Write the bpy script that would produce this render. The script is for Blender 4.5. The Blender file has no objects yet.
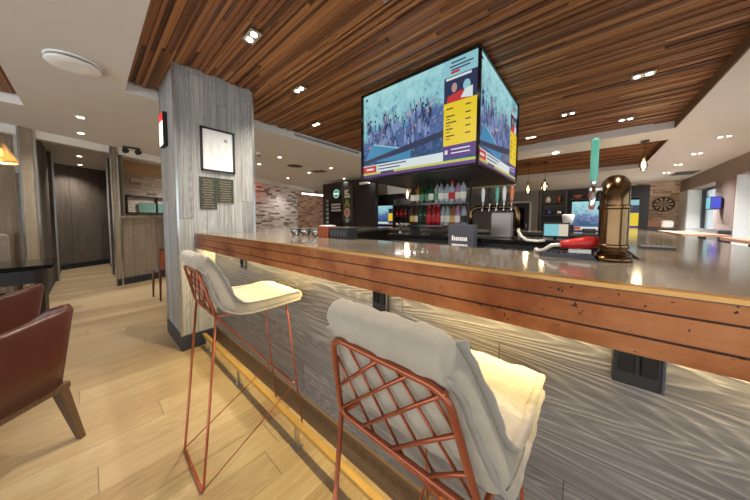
import bpy, bmesh, math, random
from mathutils import Vector, Matrix
R = random.Random(7)
S = bpy.context.scene
COL = S.collection
PI = math.pi

# ------------------------------------------------------------------ camera, world, light, exposure
cam_d = bpy.data.cameras.new('camera'); cam = bpy.data.objects.new('camera', cam_d); COL.objects.link(cam)
cam_d.sensor_fit = 'HORIZONTAL'; cam_d.sensor_width = 36.0
cam_d.lens = 36.0 * 247.55 / 750.0
cam_d.shift_y = -(250.0 - 232.5) / 750.0
cam_d.clip_start = 0.02
YAW, PITCH, ROLL = -0.71305, -0.0520257, 0.0044978
fwd = Vector((math.sin(YAW) * math.cos(PITCH), math.cos(YAW) * math.cos(PITCH), math.sin(PITCH)))
rgt = Vector((math.cos(YAW), -math.sin(YAW), 0)); upv = rgt.cross(fwd)
r2 = rgt * math.cos(ROLL) + upv * math.sin(ROLL); u2 = -rgt * math.sin(ROLL) + upv * math.cos(ROLL)
cam.matrix_world = Matrix(((r2.x, u2.x, -fwd.x, 0), (r2.y, u2.y, -fwd.y, 0), (r2.z, u2.z, -fwd.z, 1.30), (0, 0, 0, 1)))
S.camera = cam
S.view_settings.view_transform = 'Standard'; S.view_settings.look = 'None'
S.view_settings.gamma = 1.0; S.view_settings.use_curve_mapping = False
S.view_settings.exposure = 0.7
W = bpy.data.worlds.new('world'); S.world = W; W.use_nodes = True
bg = W.node_tree.nodes['Background']; bg.inputs['Color'].default_value = (0.88, 0.95, 1.0, 1); bg.inputs['Strength'].default_value = 2.0

def add_light(name, typ, loc, power, color, rot=(0, 0, 0), **kw):
    d = bpy.data.lights.new(name, typ); d.energy = power; d.color = color
    for k, v in kw.items(): setattr(d, k, v)
    o = bpy.data.objects.new(name, d); o.location = loc; o.rotation_euler = rot; COL.objects.link(o)
    return o

# ------------------------------------------------------------------ node helpers
class NT:
    def __init__(s, name):
        s.m = bpy.data.materials.new(name); s.m.use_nodes = True
        s.t = s.m.node_tree; s.n = s.t.nodes; s.b = s.n['Principled BSDF']; s.out = s.n['Material Output']
    def node(s, typ, ins=None, **kw):
        n = s.n.new(typ)
        for k, v in kw.items(): setattr(n, k, v)
        for k, v in (ins or {}).items(): s.put(n.inputs[k], v)
        return n
    def put(s, inp, v):
        if isinstance(v, bpy.types.NodeSocket): s.t.links.new(v, inp)
        elif isinstance(v, (tuple, list)) and len(v) == 3 and inp.type == 'RGBA': inp.default_value = (*v, 1)
        else: inp.default_value = v
    def math(s, op, a, b=0.0, c=0.0):
        return s.node('ShaderNodeMath', {0: a, 1: b, 2: c}, operation=op).outputs[0]
    def coord(s, world=False):
        if world: v = s.node('ShaderNodeNewGeometry').outputs['Position']
        else: v = s.node('ShaderNodeTexCoord').outputs['Object']
        x = s.node('ShaderNodeSeparateXYZ', {0: v}).outputs
        return v, x[0], x[1], x[2]
    def vec(s, x, y, z=0.0): return s.node('ShaderNodeCombineXYZ', {0: x, 1: y, 2: z}).outputs[0]
    def noise(s, v, scale=1.0, detail=2.0, rough=.5, dist=0.0):
        return s.node('ShaderNodeTexNoise', {'Vector': v, 'Scale': scale, 'Detail': detail, 'Roughness': rough, 'Distortion': dist}).outputs['Fac']
    def white(s, v): return s.node('ShaderNodeTexWhiteNoise', {'Vector': v}, noise_dimensions='3D').outputs['Value']
    def ramp(s, f, stops, interp='LINEAR'):
        r = s.node('ShaderNodeValToRGB', {0: f}); e = r.color_ramp.elements; r.color_ramp.interpolation = interp
        while len(e) < len(stops): e.new(0.5)
        for i, (p, c) in enumerate(stops):
            e[i].position = p; e[i].color = (*c, 1) if len(c) == 3 else c
        return r.outputs[0]
    def mix(s, f, a, b, blend='MIX'):
        n = s.node('ShaderNodeMix', data_type='RGBA', blend_type=blend)
        s.put(n.inputs[0], f); s.put(n.inputs[6], a); s.put(n.inputs[7], b)
        return n.outputs[2]
    def bump(s, h, strength=.3, dist=.01):
        return s.node('ShaderNodeBump', {'Height': h, 'Strength': strength, 'Distance': dist}).outputs[0]
    def fin(s, col=None, rough=None, metal=None, normal=None, **kw):
        if col is not None: s.put(s.b.inputs['Base Color'], col)
        if rough is not None: s.put(s.b.inputs['Roughness'], rough)
        if metal is not None: s.put(s.b.inputs['Metallic'], metal)
        if normal is not None: s.put(s.b.inputs['Normal'], normal)
        for k, v in kw.items(): s.put(s.b.inputs[k.replace('_', ' ')], v)
        return s.m

def lin(c):
    return tuple(((v / 255) / 12.92 if v / 255 <= .04045 else ((v / 255 + .055) / 1.055) ** 2.4) for v in c)
def plain(name, rgb, rough=.5, metal=0.0, var=.06, scale=12.0, bump=0.0, **kw):
    t = NT(name); c = lin(rgb); v, x, y, z = t.coord()
    n = t.noise(v, scale, 4)
    col = t.mix(t.math('MULTIPLY', n, 1.0), tuple(q * (1 - var * 2) for q in c), tuple(min(1, q * (1 + var * 2)) for q in c))
    nm = t.bump(t.noise(v, scale * 6, 3), bump, .003) if bump else None
    return t.fin(col, rough, metal, nm, **kw)
def emit(name, rgb, k=1.0):
    t = NT(name); c = lin(rgb)
    v, x, y, z = t.coord()
    return t.fin((0.01, 0.01, 0.01), .4, 0, None, Emission_Color=c, Emission_Strength=k)
def glass(name, rgb, rough=.02):
    t = NT(name)
    return t.fin(lin(rgb), rough, 0, None, Transmission_Weight=1.0, IOR=1.45)

def wood(name, axis, width, cols, length=1.6, seam=.012, cath=0.0, streak=1.0, rough=.55, bump=.25, k=1.0, world=True):
    """planks: axis 'x','y','z' = direction of the boards; across is the sum of the other horizontal axes"""
    t = NT(name); v, x, y, z = t.coord(world)
    if axis == 'z': u, w = z, t.math('ADD', x, y)
    elif axis == 'x': u, w = x, t.math('ADD', y, z)
    else: u, w = y, t.math('ADD', x, z)
    q = t.math('DIVIDE', w, width); row = t.math('FLOOR', q); fr = t.math('FRACT', q)
    rr = t.white(t.vec(row, 3.3, 1.7))
    uu = t.math('ADD', t.math('DIVIDE', u, length), t.math('MULTIPLY', rr, 7.0))
    brd = t.math('FLOOR', uu); fu = t.math('FRACT', uu)
    rb = t.white(t.vec(row, brd, 5.1))
    off = t.math('MULTIPLY', rb, 31.0)
    g1 = t.noise(t.vec(t.math('MULTIPLY', u, 2.2), t.math('MULTIPLY', w, 75.0), off), 1.0, 4, .6)
    g2 = t.noise(t.vec(t.math('MULTIPLY', u, .9), t.math('MULTIPLY', w, 7.0), off), 1.0, 3)
    tone = t.math('ADD', t.math('MULTIPLY', g1, .55 * streak), t.math('ADD', t.math('MULTIPLY', g2, .35), t.math('MULTIPLY', rb, .35 * k)))
    tone = t.math('SUBTRACT', tone, .12 + .27 * (streak - 1))
    h = g1
    if cath:
        f = t.noise(t.vec(t.math('MULTIPLY', u, .6), t.math('MULTIPLY', w, 6.5), off), 1.0, 1.2, .4)
        f = t.math('ADD', t.math('MULTIPLY', f, 230.0), t.math('MULTIPLY', g1, 4.0))
        ring = t.math('SINE', f)
        ring = t.math('POWER', t.math('MULTIPLY', t.math('ADD', ring, 1.0), .5), 2.2)
        fib = t.noise(t.vec(t.math('MULTIPLY', u, 6.0), t.math('MULTIPLY', w, 260.0), off), 1.0, 3, .6)
        ring = t.math('MULTIPLY', ring, t.math('MULTIPLY', fib, 2.0))
        ring = t.math('MULTIPLY', ring, t.math('ADD', .35, t.math('MULTIPLY', g1, 1.1)))
        tone = t.math('ADD', t.math('MULTIPLY', tone, 1 - cath * .55), t.math('MULTIPLY', ring, cath))
        h = t.math('ADD', g1, ring)
    n = len(cols)
    col = t.ramp(tone, [(i / (n - 1) * .8 + .1, lin(c)) for i, c in enumerate(cols)])
    e1 = t.math('LESS_THAN', fr, seam / width * .5); e2 = t.math('LESS_THAN', fu, .004 / length)
    e = t.math('MAXIMUM', e1, e2)
    col = t.mix(t.math('MULTIPLY', e, .7), col, tuple(q * .25 for q in lin(cols[0])))
    hh = t.math('SUBTRACT', t.math('MULTIPLY', h, .4), e)
    return t.fin(col, rough, 0, t.bump(hh, bump, .004))

def brick(name, plane, cols, mortar, bw=.23, bh=.078):
    t = NT(name); v, x, y, z = t.coord(True)
    a = {'x': y, 'y': x, 'u': t.math('ADD', t.math('MULTIPLY', x, -.395), t.math('MULTIPLY', y, .919))}[plane]
    uv = t.vec(a, z, 0.0)
    row = t.math('FLOOR', t.math('DIVIDE', z, bh))
    aa = t.math('ADD', t.math('DIVIDE', a, bw), t.math('MULTIPLY', t.white(t.vec(row, 2.0, 4.0)), 1.0))
    rb = t.white(t.vec(row, t.math('FLOOR', aa), 9.0))
    fz = t.math('FRACT', t.math('DIVIDE', z, bh)); fa = t.math('FRACT', aa)
    n = t.noise(uv, 16, 4, .65)
    tone = t.math('ADD', t.math('MULTIPLY', rb, .75), t.math('MULTIPLY', n, .55))
    tone = t.math('SUBTRACT', tone, .15)
    c = t.ramp(tone, [(i / (len(cols) - 1), lin(q)) for i, q in enumerate(cols)])
    m = t.math('MAXIMUM', t.math('LESS_THAN', fz, .16), t.math('LESS_THAN', fa, .04))
    c = t.mix(m, c, lin(mortar))
    h = t.math('SUBTRACT', t.math('ADD', t.math('MULTIPLY', n, .5), t.math('MULTIPLY', rb, .6)), m)
    return t.fin(c, .85, 0, t.bump(h, .6, .02))

# ------------------------------------------------------------------ materials
M = {}
M['floor'] = wood('oak_floor', 'y', .19, [(124, 102, 72), (158, 134, 100), (176, 154, 119), (192, 172, 140)], 1.9, .003, .12, 1.0, .42, .12)
M['slat'] = None
def slat_mat():
    t = NT('ceiling_slats'); v, x, y, z = t.coord(True)
    ri = t.node('ShaderNodeNewGeometry').outputs['Random Per Island']
    off = t.math('MULTIPLY', ri, 40.0)
    g = t.noise(t.vec(t.math('MULTIPLY', x, 2.0), t.math('MULTIPLY', y, 70.0), off), 1.0, 4, .6)
    tone = t.math('ADD', t.math('MULTIPLY', ri, .72), t.math('MULTIPLY', t.math('SUBTRACT', g, .5), .5))
    c = t.ramp(tone, [(0, lin((88, 52, 30))), (.3, lin((132, 84, 48))), (.62, lin((166, 112, 66))), (.84, lin((190, 138, 88))), (1, lin((238, 204, 158)))])
    return t.fin(c, .5, 0, t.bump(g, .2, .003))
M['slat'] = slat_mat()
M['slat_bed'] = plain('dark_slat_backing', (112, 80, 56), .7)
M['plaster'] = plain('ceiling_plaster', (217, 213, 209), .85, 0, .02, 3)
M['plaster_warm'] = plain('warm_plaster', (196, 158, 118), .85, 0, .03, 3)
M['white'] = plain('white_paint', (238, 238, 236), .5, 0, .01)
M['col'] = wood('column_boards', 'z', .115, [(92, 91, 90), (140, 139, 137), (176, 175, 172), (200, 200, 198)], 3.2, .006, .12, 1.45, .55, .3, .55)
M['greywood'] = wood('grey_wall_boards', 'z', .22, [(84, 74, 64), (128, 116, 101), (158, 146, 128), (176, 164, 146)], 3.0, .006, .1, 1.2, .6, .3, .6)
M['darkwood'] = wood('dark_wall_boards', 'z', .2, [(70, 62, 56), (100, 90, 82), (120, 109, 100), (136, 124, 114)], 3.0, .006, .08, 1.1, .6, .3, .6)
M['panel'] = wood('bar_front_boards', 'x', .178, [(82, 78, 75), (110, 105, 102), (138, 133, 128), (182, 176, 169)], 1.7, .004, .19, 1.45, .55, .45, .3)
M['plinth'] = wood('plinth_boards', 'x', .3, [(70, 52, 38), (98, 76, 56), (120, 96, 72)], 1.2, .004, .2, 1.0, .5, .2, .5)
M['brick_white'] = brick('whitewashed_brick', 'x', [(70, 54, 46), (150, 132, 120), (226, 218, 212), (236, 230, 226), (240, 236, 232)], (214, 206, 200))
M['brick_pink'] = brick('warm_brick', 'x', [(104, 68, 50), (204, 160, 132), (230, 190, 162), (236, 204, 180)], (206, 166, 140))
M['brick_u'] = brick('pale_brick', 'u', [(104, 86, 72), (200, 182, 164), (226, 212, 196), (234, 222, 208)], (196, 180, 162))
M['brick_brown'] = brick('brown_brick', 'y', [(130, 92, 64), (206, 172, 142), (234, 208, 184), (242, 224, 206)], (226, 206, 184))
M['kick'] = plain('dark_kickboard', (44, 48, 58), .45)
M['steel'] = plain('brushed_steel', (205, 205, 205), .28, 1.0, .05, 30)
M['chrome'] = plain('chrome', (225, 225, 228), .1, 1.0, .02)
M['brass'] = plain('brass', (176, 132, 78), .35, 1.0, .06, 20)
M['rail'] = plain('satin_brass', (196, 160, 92), .45, .6, .06, 20)
M['gold'] = plain('antique_brass', (112, 86, 60), .2, 1.0, .12, 18)
M['black'] = plain('black_paint', (24, 23, 24), .5)
M['blackgloss'] = plain('black_gloss', (22, 21, 22), .12)
M['darkgrey'] = plain('dark_grey_laminate', (66, 66, 74), .5)
M['rose'] = plain('copper_lacquer', (160, 86, 58), .28, .55, .12, 25)
M['rust'] = plain('rusty_copper', (142, 72, 40), .4, .4, .2, 9)
M['leather'] = plain('maroon_leather', (82, 38, 30), .38, 0, .16, 7, .15)
M['tan'] = plain('tan_leather', (166, 92, 56), .42, 0, .08, 9)
M['walnut'] = wood('walnut', 'z', .3, [(66, 48, 34), (98, 74, 54), (122, 96, 72)], 2, .001, .2, 1, .45, .15, .3, False)
M['chairwood'] = plain('brown_chair_wood', (96, 58, 36), .45)
M['fabric'] = None
def fabric(name, rgb, weave=900):
    t = NT(name); v, x, y, z = t.coord(); c = lin(rgb)
    n = t.noise(v, 5, 4, .6); f = t.noise(v, weave, 1)
    col = t.mix(n, tuple(q * .86 for q in c), tuple(min(1, q * 1.1) for q in c))
    col = t.mix(t.math('MULTIPLY', f, .25), col, tuple(q * .7 for q in c))
    big = t.noise(v, 13, 3, .6, 1.2)
    h = t.math('ADD', t.math('MULTIPLY', big, 1.0), t.math('MULTIPLY', f, .04))
    return t.fin(col, .85, 0, t.bump(h, .35, .02), Sheen_Weight=.2)
M['fabric'] = fabric('linen_cushion', (172, 163, 147))
M['fabric_back'] = fabric('linen_piping', (156, 149, 139))
M['sofa'] = fabric('grey_sofa_fabric', (126, 116, 108))
M['seatblack'] = fabric('black_upholstery', (38, 40, 48))
M['seatbrown'] = fabric('brown_upholstery', (104, 66, 44))
M['seatwhite'] = fabric('white_upholstery', (214, 208, 202))
def copper_mat():
    t = NT('worn_copper_cladding'); v, x, y, z = t.coord(True)
    n = t.noise(v, 4.0, 5, .65); n2 = t.noise(t.vec(t.math('MULTIPLY', x, 5), t.math('MULTIPLY', y, 5), t.math('MULTIPLY', z, 55)), 1, 4, .7)
    c = t.ramp(n, [(.26, lin((110, 58, 32))), (.38, lin((150, 88, 50))), (.52, lin((184, 118, 72))), (.75, lin((204, 144, 98)))])
    c = t.mix(t.math('MULTIPLY', n2, .5), c, lin((128, 70, 38)))
    sp = t.noise(v, 38, 3, .7); c = t.mix(t.math('GREATER_THAN', sp, .66), c, lin((58, 34, 24)))
    return t.fin(c, t.math('ADD', .3, t.math('MULTIPLY', n, .2)), .5, t.bump(n2, .2, .003))
M['copper'] = copper_mat()
M['groove'] = plain('dark_copper_groove', (58, 34, 24), .6, .2, .2, 20)
def top_mat():
    t = NT('bar_top'); v, x, y, z = t.coord(True)
    n = t.noise(v, 3.0, 5, .6); n2 = t.noise(v, 60, 3)
    c = t.ramp(n, [(.3, lin((104, 96, 86))), (.7, lin((132, 122, 110)))])
    return t.fin(c, t.math('ADD', .07, t.math('MULTIPLY', n2, .05)), .2, None, Specular_IOR_Level=.8)
M['top'] = top_mat()
def thin_glass(name, tint, refl):
    t = NT(name)
    tr = t.node('ShaderNodeBsdfTransparent', {'Color': (*tint, 1)}); gl = t.node('ShaderNodeBsdfGlossy', {'Roughness': .03})
    fr = t.math('ADD', t.math('MULTIPLY', t.node('ShaderNodeFresnel', {'IOR': 1.5}).outputs[0], .8), refl)
    mx = t.node('ShaderNodeMixShader', {0: fr, 1: tr.outputs[0], 2: gl.outputs[0]}); t.t.links.new(mx.outputs[0], t.out.inputs['Surface'])
    return t.m
M['pane'] = thin_glass('window_glass', (.92, .96, .97), .02)
M['clear'] = thin_glass('clear_glass', (.97, .98, .97), .3)
M['amber'] = plain('amber_glass', (240, 216, 166), .15, 0, .04, 6, 0, Transmission_Weight=.7, Emission_Color=lin((255, 190, 90)), Emission_Strength=.0)
M['lamp'] = emit('lamp_warm', (255, 240, 214), 7.0)
M['lampwhite'] = emit('lamp_white', (255, 250, 240), 6.0)
M['bulb'] = emit('filament_bulb', (255, 214, 140), 5.0)
M['led'] = emit('led_strip', (255, 214, 130), 3.0)
M['mauve'] = plain('mauve_plaster', (138, 124, 120), .8, 0, .03)
M['soffit'] = plain('soffit_plaster', (150, 136, 128), .8, 0, .03)
M['reveal'] = plain('window_reveal', (226, 228, 228), .7, 0, .02)
M['winframe'] = plain('dark_window_frame', (52, 56, 60), .4)
M['teal'] = plain('teal_handle', (96, 186, 164), .3)
M['red'] = plain('red_plastic', (196, 36, 34), .35)
M['hose'] = plain('white_hose', (214, 208, 196), .4)
M['table_wood'] = wood('table_top_wood', 'y', .2, [(150, 112, 92), (186, 148, 126), (206, 172, 150)], 2, .003, .2, 1, .3, .1)

# ------------------------------------------------------------------ mesh builder
class MB:
    def __init__(s): s.b = bmesh.new(); s.i = 0
    def face(s, pts, mi=None):
        f = s.b.faces.new([s.b.verts.new(p) for p in pts]); f.material_index = s.i if mi is None else mi
        return s
    def hexa(s, lo, hi):
        vs = [s.b.verts.new(p) for p in list(lo) + list(hi)]; n = len(lo)
        fs = [s.b.faces.new(vs[:n][::-1]), s.b.faces.new(vs[n:])]
        for k in range(n): fs.append(s.b.faces.new((vs[k], vs[(k + 1) % n], vs[n + (k + 1) % n], vs[n + k])))
        for f in fs: f.material_index = s.i
        return s
    def box(s, x0, x1, y0, y1, z0, z1):
        q = lambda z: [(x0, y0, z), (x1, y0, z), (x1, y1, z), (x0, y1, z)]
        return s.hexa(q(z0), q(z1))
    def prism(s, pts, z0, z1):
        return s.hexa([(x, y, z0) for x, y in pts], [(x, y, z1) for x, y in pts])
    def wall(s, p, q, th, z0, z1):
        """vertical slab from p to q (xy), thickness th to the left of p->q"""
        d = (Vector(q) - Vector(p)).normalized(); n = Vector((-d.y, d.x)) * th
        return s.prism([tuple(p), tuple(q), tuple(Vector(q) + n), tuple(Vector(p) + n)], z0, z1)
    def obox(s, c, ax, sx, sy, sz):
        """box of full sizes along the three columns of 3x3 matrix ax"""
        c = Vector(c); a, b, d = (ax.col[i] for i in range(3))
        q = lambda k: [c + a * (i * sx / 2) + b * (j * sy / 2) + d * (k * sz / 2) for i, j in ((-1, -1), (1, -1), (1, 1), (-1, 1))]
        return s.hexa(q(-1), q(1))
    def tube(s, path, r, n=8, closed=False, cap=True):
        P = [Vector(p) for p in path]; m = len(P); rings = []
        rad = r if isinstance(r, (list, tuple)) else [r] * m
        prev = None
        for k in range(m):
            if closed: d = P[(k + 1) % m] - P[k - 1]
            elif k == 0: d = P[1] - P[0]
            elif k == m - 1: d = P[-1] - P[-2]
            else: d = (P[k + 1] - P[k]).normalized() + (P[k] - P[k - 1]).normalized()
            d.normalize()
            if prev is None: a = d.orthogonal().normalized()
            else:
                a = prev - d * prev.dot(d)
                a = a.normalized() if a.length > 1e-6 else d.orthogonal().normalized()
            prev = a; b = d.cross(a)
            rings.append([s.b.verts.new(P[k] + (a * math.cos(2 * PI * j / n) + b * math.sin(2 * PI * j / n)) * rad[k]) for j in range(n)])
        for k in range(m if closed else m - 1):
            A, B = rings[k], rings[(k + 1) % m]
            for j in range(n):
                f = s.b.faces.new((A[j], A[(j + 1) % n], B[(j + 1) % n], B[j])); f.smooth = True; f.material_index = s.i
        if cap and not closed:
            for q in (rings[0][::-1], rings[-1]):
                f = s.b.faces.new(q); f.material_index = s.i
        return s
    def lathe(s, prof, c=(0, 0, 0), n=20, axis='z', cap=True):
        c = Vector(c); rings = []
        for r, h in prof:
            ring = []
            for j in range(n):
                a = 2 * PI * j / n
                p = {'z': (r * math.cos(a), r * math.sin(a), h), 'x': (h, r * math.cos(a), r * math.sin(a)), 'y': (r * math.sin(a), h, r * math.cos(a))}[axis]
                ring.append(s.b.verts.new(c + Vector(p)))
            rings.append(ring)
        for A, B in zip(rings, rings[1:]):
            for j in range(n):
                f = s.b.faces.new((A[j], A[(j + 1) % n], B[(j + 1) % n], B[j])); f.smooth = True; f.material_index = s.i
        if cap:
            for q in (rings[0][::-1], rings[-1]):
                f = s.b.faces.new(q); f.material_index = s.i
        return s
    def bevel(s, w=.004, seg=2):
        bmesh.ops.bevel(s.b, geom=list(s.b.edges), offset=w, segments=seg, affect='EDGES', profile=.5)
        return s
    def smooth(s):
        for f in s.b.faces: f.smooth = True
        return s
    def build(s, name, mats, parent=None, o=None):
        if o is not None: bmesh.ops.translate(s.b, verts=s.b.verts, vec=-Vector(o))
        bmesh.ops.recalc_face_normals(s.b, faces=s.b.faces)
        me = bpy.data.meshes.new(name); s.b.to_mesh(me); s.b.free()
        for m in (mats if isinstance(mats, (list, tuple)) else [mats]): me.materials.append(m)
        ob = bpy.data.objects.new(name, me); COL.objects.link(ob)
        if parent is not None: ob.parent = parent
        return ob

def tag(o, label=None, cat=None, group=None, kind=None):
    for k, v in (('label', label), ('category', cat), ('group', group), ('kind', kind)):
        if v: o[k] = v
    return o
def thing(name, label, cat, loc=(0, 0, 0), rz=0.0, group=None):
    o = bpy.data.objects.new(name, None); o.empty_display_size = .05; COL.objects.link(o)
    o.location = loc; o.rotation_euler = (0, 0, rz)
    return tag(o, label, cat, group)
def struct(name, mb, mats): return tag(mb.build(name, mats), kind='structure')
def kids(o): return [c for c in bpy.data.objects if c.parent == o]
def copy_tree(o, parent=None):
    c = o.copy(); COL.objects.link(c)
    if parent is not None: c.parent = parent
    for ch in kids(o): copy_tree(ch, c)
    return c
def clone(o, loc, label=None, rz=None, group=None):
    c = copy_tree(o); c.location = loc
    if rz is not None: c.rotation_euler = (0, 0, rz)
    if label: c['label'] = label
    if group: c['group'] = group
    return c
U = Vector((-.395, .919)); U.normalize()          # the skewed line of the lounge front

# ================================================================== SETTING
struct('floor', MB().box(-13, 4.2, -5.5, 14, -.06, 0), M['floor'])
ZC, ZW = 2.65, 2.77
holes = [(-3.79, .90, .30, 5.63), (-5.2, -1.2, -4.5, -.46), (-6.0, .95, 6.35, 9.25)]
xs = sorted({-13, 4.2} | {h[0] for h in holes} | {h[1] for h in holes}); ys = sorted({-5.5, 14} | {h[2] for h in holes} | {h[3] for h in holes})
mb = MB()
for x0, x1 in zip(xs, xs[1:]):
    for y0, y1 in zip(ys, ys[1:]):
        cx, cy = (x0 + x1) / 2, (y0 + y1) / 2
        if any(h[0] < cx < h[1] and h[2] < cy < h[3] for h in holes): continue
        mb.box(x0, x1, y0, y1, ZC, ZC + .3)
struct('ceiling', mb, M['plaster'])
def slat_ceiling(name, h):
    x0, x1, y0, y1 = h; mb = MB(); y = y0
    while y < y1 - .005:
        w = R.choice([.018, .022, .028, .034]); w = min(w, y1 - y); x = x0
        while x < x1 - .01:
            L = R.uniform(.7, 3.2); e = min(x1, x + L)
            d = R.choice([0, 0, .004, .008, .012, .018])
            mb.box(x + .001, e - .001, y + .0008, y + w - .0008, ZW - d, ZW + .04); x = e
        y += w
    struct(name, mb, M['slat'])
for k, h in enumerate(holes): slat_ceiling('ceiling_slats_%d' % (k + 1), h)
struct('trim_1', MB().box(.885, .90, .30, 5.63, ZC + .001, ZW), M['slat_bed'])
struct('trim_2', MB().box(.935, .95, 6.35, 9.25, ZC + .001, ZW), M['slat_bed'])
struct('trim_3', MB().box(-3.79, -3.775, .30, 5.63, ZC - .004, ZW - .03), M['white'])
struct('trim_4', MB().box(-5.2, -5.185, -4.5, -.46, ZC - .004, ZW - .03), M['white'])

# back and side walls
struct('wall_back', MB().box(-13, .95, 13.3, 13.5, 0, ZC), plain('grey_back_wall', (158, 150, 146), .8))
dk = struct('door_1', MB().box(-2.95, -2.1, 13.24, 13.3, 0, 2.1), M['darkgrey'])
MB().box(-2.75, -2.3, 13.225, 13.24, .9, 1.9).build('glass_panel', M['blackgloss'], dk)
MB().box(-2.22, -2.18, 13.19, 13.24, .95, 1.15).build('handle', M['steel'], dk)
struct('trim_door', MB().box(-3.03, -2.95, 13.23, 13.3, 0, 2.18).box(-2.1, -2.02, 13.23, 13.3, 0, 2.18).box(-3.03, -2.02, 13.23, 13.3, 2.1, 2.18), M['white'])
struct('wall_back_brick', MB().box(.95, 2.7, 13.25, 13.5, 0, ZC), M['brick_brown'])
struct('wall_left', MB().box(-13.2, -13, -5.5, 14, 0, ZC), M['greywood'])
struct('wall_left_brick', MB().box(-9.95, -9.72, 2.6, 6.02, 0, ZC), M['brick_white'])
struct('wall_left_warm_brick', MB().box(-10.1, -9.9, 6.02, 8.1, 0, ZC), M['brick_pink'])
# right wall: soffit, piers, sills, windows
struct('wall_right_soffit', MB().box(2.3, 2.7, -1.0, 13.25, 2.27, ZC), M['soffit'])
struct('wall_right_sill', MB().box(2.3, 2.7, -1.0, 13.25, 0, .85), M['reveal'])
piers = [(-1.0, -.2), (2.6, 3.4), (5.9, 6.6), (8.95, 10.05), (12.35, 13.25)]
for k, (a, b) in enumerate(piers):
    struct('wall_right_pier_%d' % (k + 1), MB().box(2.3, 2.7, a, b, .85, 2.27), M['mauve'] if k < 4 else M['reveal'])
for k, ((_, a), (b, _)) in enumerate(zip(piers, piers[1:])):
    w = MB(); 
    for y in (a, (a * .62 + b * .38), b - .06): w.box(2.58, 2.66, y, y + .06, .85, 2.27)
    for z in (.85, 2.21): w.box(2.58, 2.66, a, b, z, z + .06)
    f = tag(w.build('window_%d' % (k + 1), M['winframe']), kind='structure')
    MB().box(2.615, 2.625, a + .06, b - .06, .91, 2.21).build('pane', M['pane'], f)
    r = MB()
    for y0, y1 in ((a, a + .03), (b - .03, b)): r.box(2.31, 2.58, y0, y1, .85, 2.27)
    r.build('reveal', M['reveal'], f)

# hall and lounge front on the left
def L(t, off=0.0):
    """point t metres along the skewed lounge front, off metres behind it"""
    p = Vector((-6.35, -.75)) + U * t + Vector((-1.088, 0)) * off
    return (p.x, p.y)
struct('wall_hall_left', MB().box(-10.6, -6.55, -.62, -.5, 0, ZC), M['darkwood'])
struct('wall_hall_right', MB().box(-10.6, -6.92, .36, .48, 0, ZC), M['darkwood'])
struct('wall_hall_back', MB().prism([(-9.95, -.55), (-10.55, .42), (-10.7, .42), (-10.1, -.55)], 0, ZC), M['darkwood'])
for n, bx in (('wall_hall_pier_left', (-8.5, -8.3, -.5, -.44)), ('wall_hall_pier_right', (-8.5, -8.3, .31, .36))):
    struct(n, MB().box(*bx, 0, ZC), M['darkwood'])
    e = MB(); y = -.44 if 'left' in n else .31
    e.box(-8.31, -8.285, y - .012, y + .012, .0, ZC); struct('trim_' + n[5:], e, M['steel'])
struct('wall_lounge_left', MB().wall(L(.0, .35), L(-3.2, .35), .12, 0, ZC), M['greywood'])
def pier(name, t0, t1, d):
    o = struct(name, MB().prism([L(t0), L(t1), L(t1, d), L(t0, d)], 0, ZC), M['greywood'])
    for i, t in enumerate((t0, t1)):
        e = MB(); e.prism([L(t - .012, -.012), L(t + .012, -.012), L(t + .012, .012), L(t - .012, .012)], 0, ZC)
        e.build('corner_trim', M['steel'], o)
pier('column_hall_left', .125, .275, .25)
pier('column_hall_right', 1.15, 1.25, .25)
struct('beam_lounge', MB().prism([L(-4.0, .02), L(8.3, .02), L(8.3, .16), L(-4.0, .16)], 2.53, ZC), M['white'])
struct('wall_passthrough', MB().prism([L(1.25, .03), L(4.6, .03), L(4.6, .2), L(1.25, .2)], 0, 1.31), M['greywood'])
struct('trim_passthrough_ledge', MB().prism([L(1.25, -.02), L(4.6, -.02), L(4.6, .25), L(1.25, .25)], 1.31, 1.35), M['greywood'])
struct('baseboard_left', MB().prism([L(1.14, -.005), L(4.6, .015), L(4.6, .03), L(1.14, .03)], 0, .13), M['kick'])
struct('baseboard_hall', MB().box(-10.4, -6.92, .345, .36, 0, .13), M['kick'])
struct('baseboard_hall_left', MB().box(-10, -6.6, -.5, -.485, 0, .13), M['kick'])
struct('baseboard_hall_back', MB().prism([(-9.93, -.5), (-10.5, .36), (-10.52, .36), (-9.95, -.5)], 0, .13), M['kick'])
struct('wall_passthrough_back', MB().prism([L(1.36, 1.25), L(4.0, 1.25), L(4.0, 1.4), L(1.36, 1.4)], 0, 2.36), M['brick_u'])
struct('trim_passthrough_top', MB().prism([L(1.36, 1.2), L(4.0, 1.2), L(4.0, 1.4), L(1.36, 1.4)], 2.36, ZC), M['plaster_warm'])

# dark back wall with signs and the media wall
struct('wall_sign', MB().box(-7.35, -4.85, 5.6, 5.75, 0, 2.56), M['black'])
struct('wall_media', MB().box(-1.15, 1.05, 8.65, 9.0, 0, 2.15), M['black'])
struct('wall_bottle', MB().box(-5.6, -3.0, 6.25, 6.4, 0, 2.1), M['black'])
struct('beam_back', MB().box(-4.9, -1.3, 6.25, 6.4, 2.1, 2.4), M['white'])

# the boarded column at the end of the bar
CX0, CX1, CY0, CY1 = -3.63, -2.985, .565, 1.28
colo = struct('column', MB().box(CX0, CX1, CY0, CY1, 0, ZW + .02), M['col'])
for x, y in ((CX1, CY0), (CX1, CY1), (CX0, CY0)):
    MB().box(x - .012, x + .006, y - .012 if y == CY0 else y - .006, y + .006 if y == CY0 else y + .012, .14, ZW).build('corner_trim', M['steel'], colo)
MB().box(CX0 - .012, CX1 + .014, CY0 - .014, CY1 + .01, 0, .145).build('kickboard', M['kick'], colo)

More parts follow.
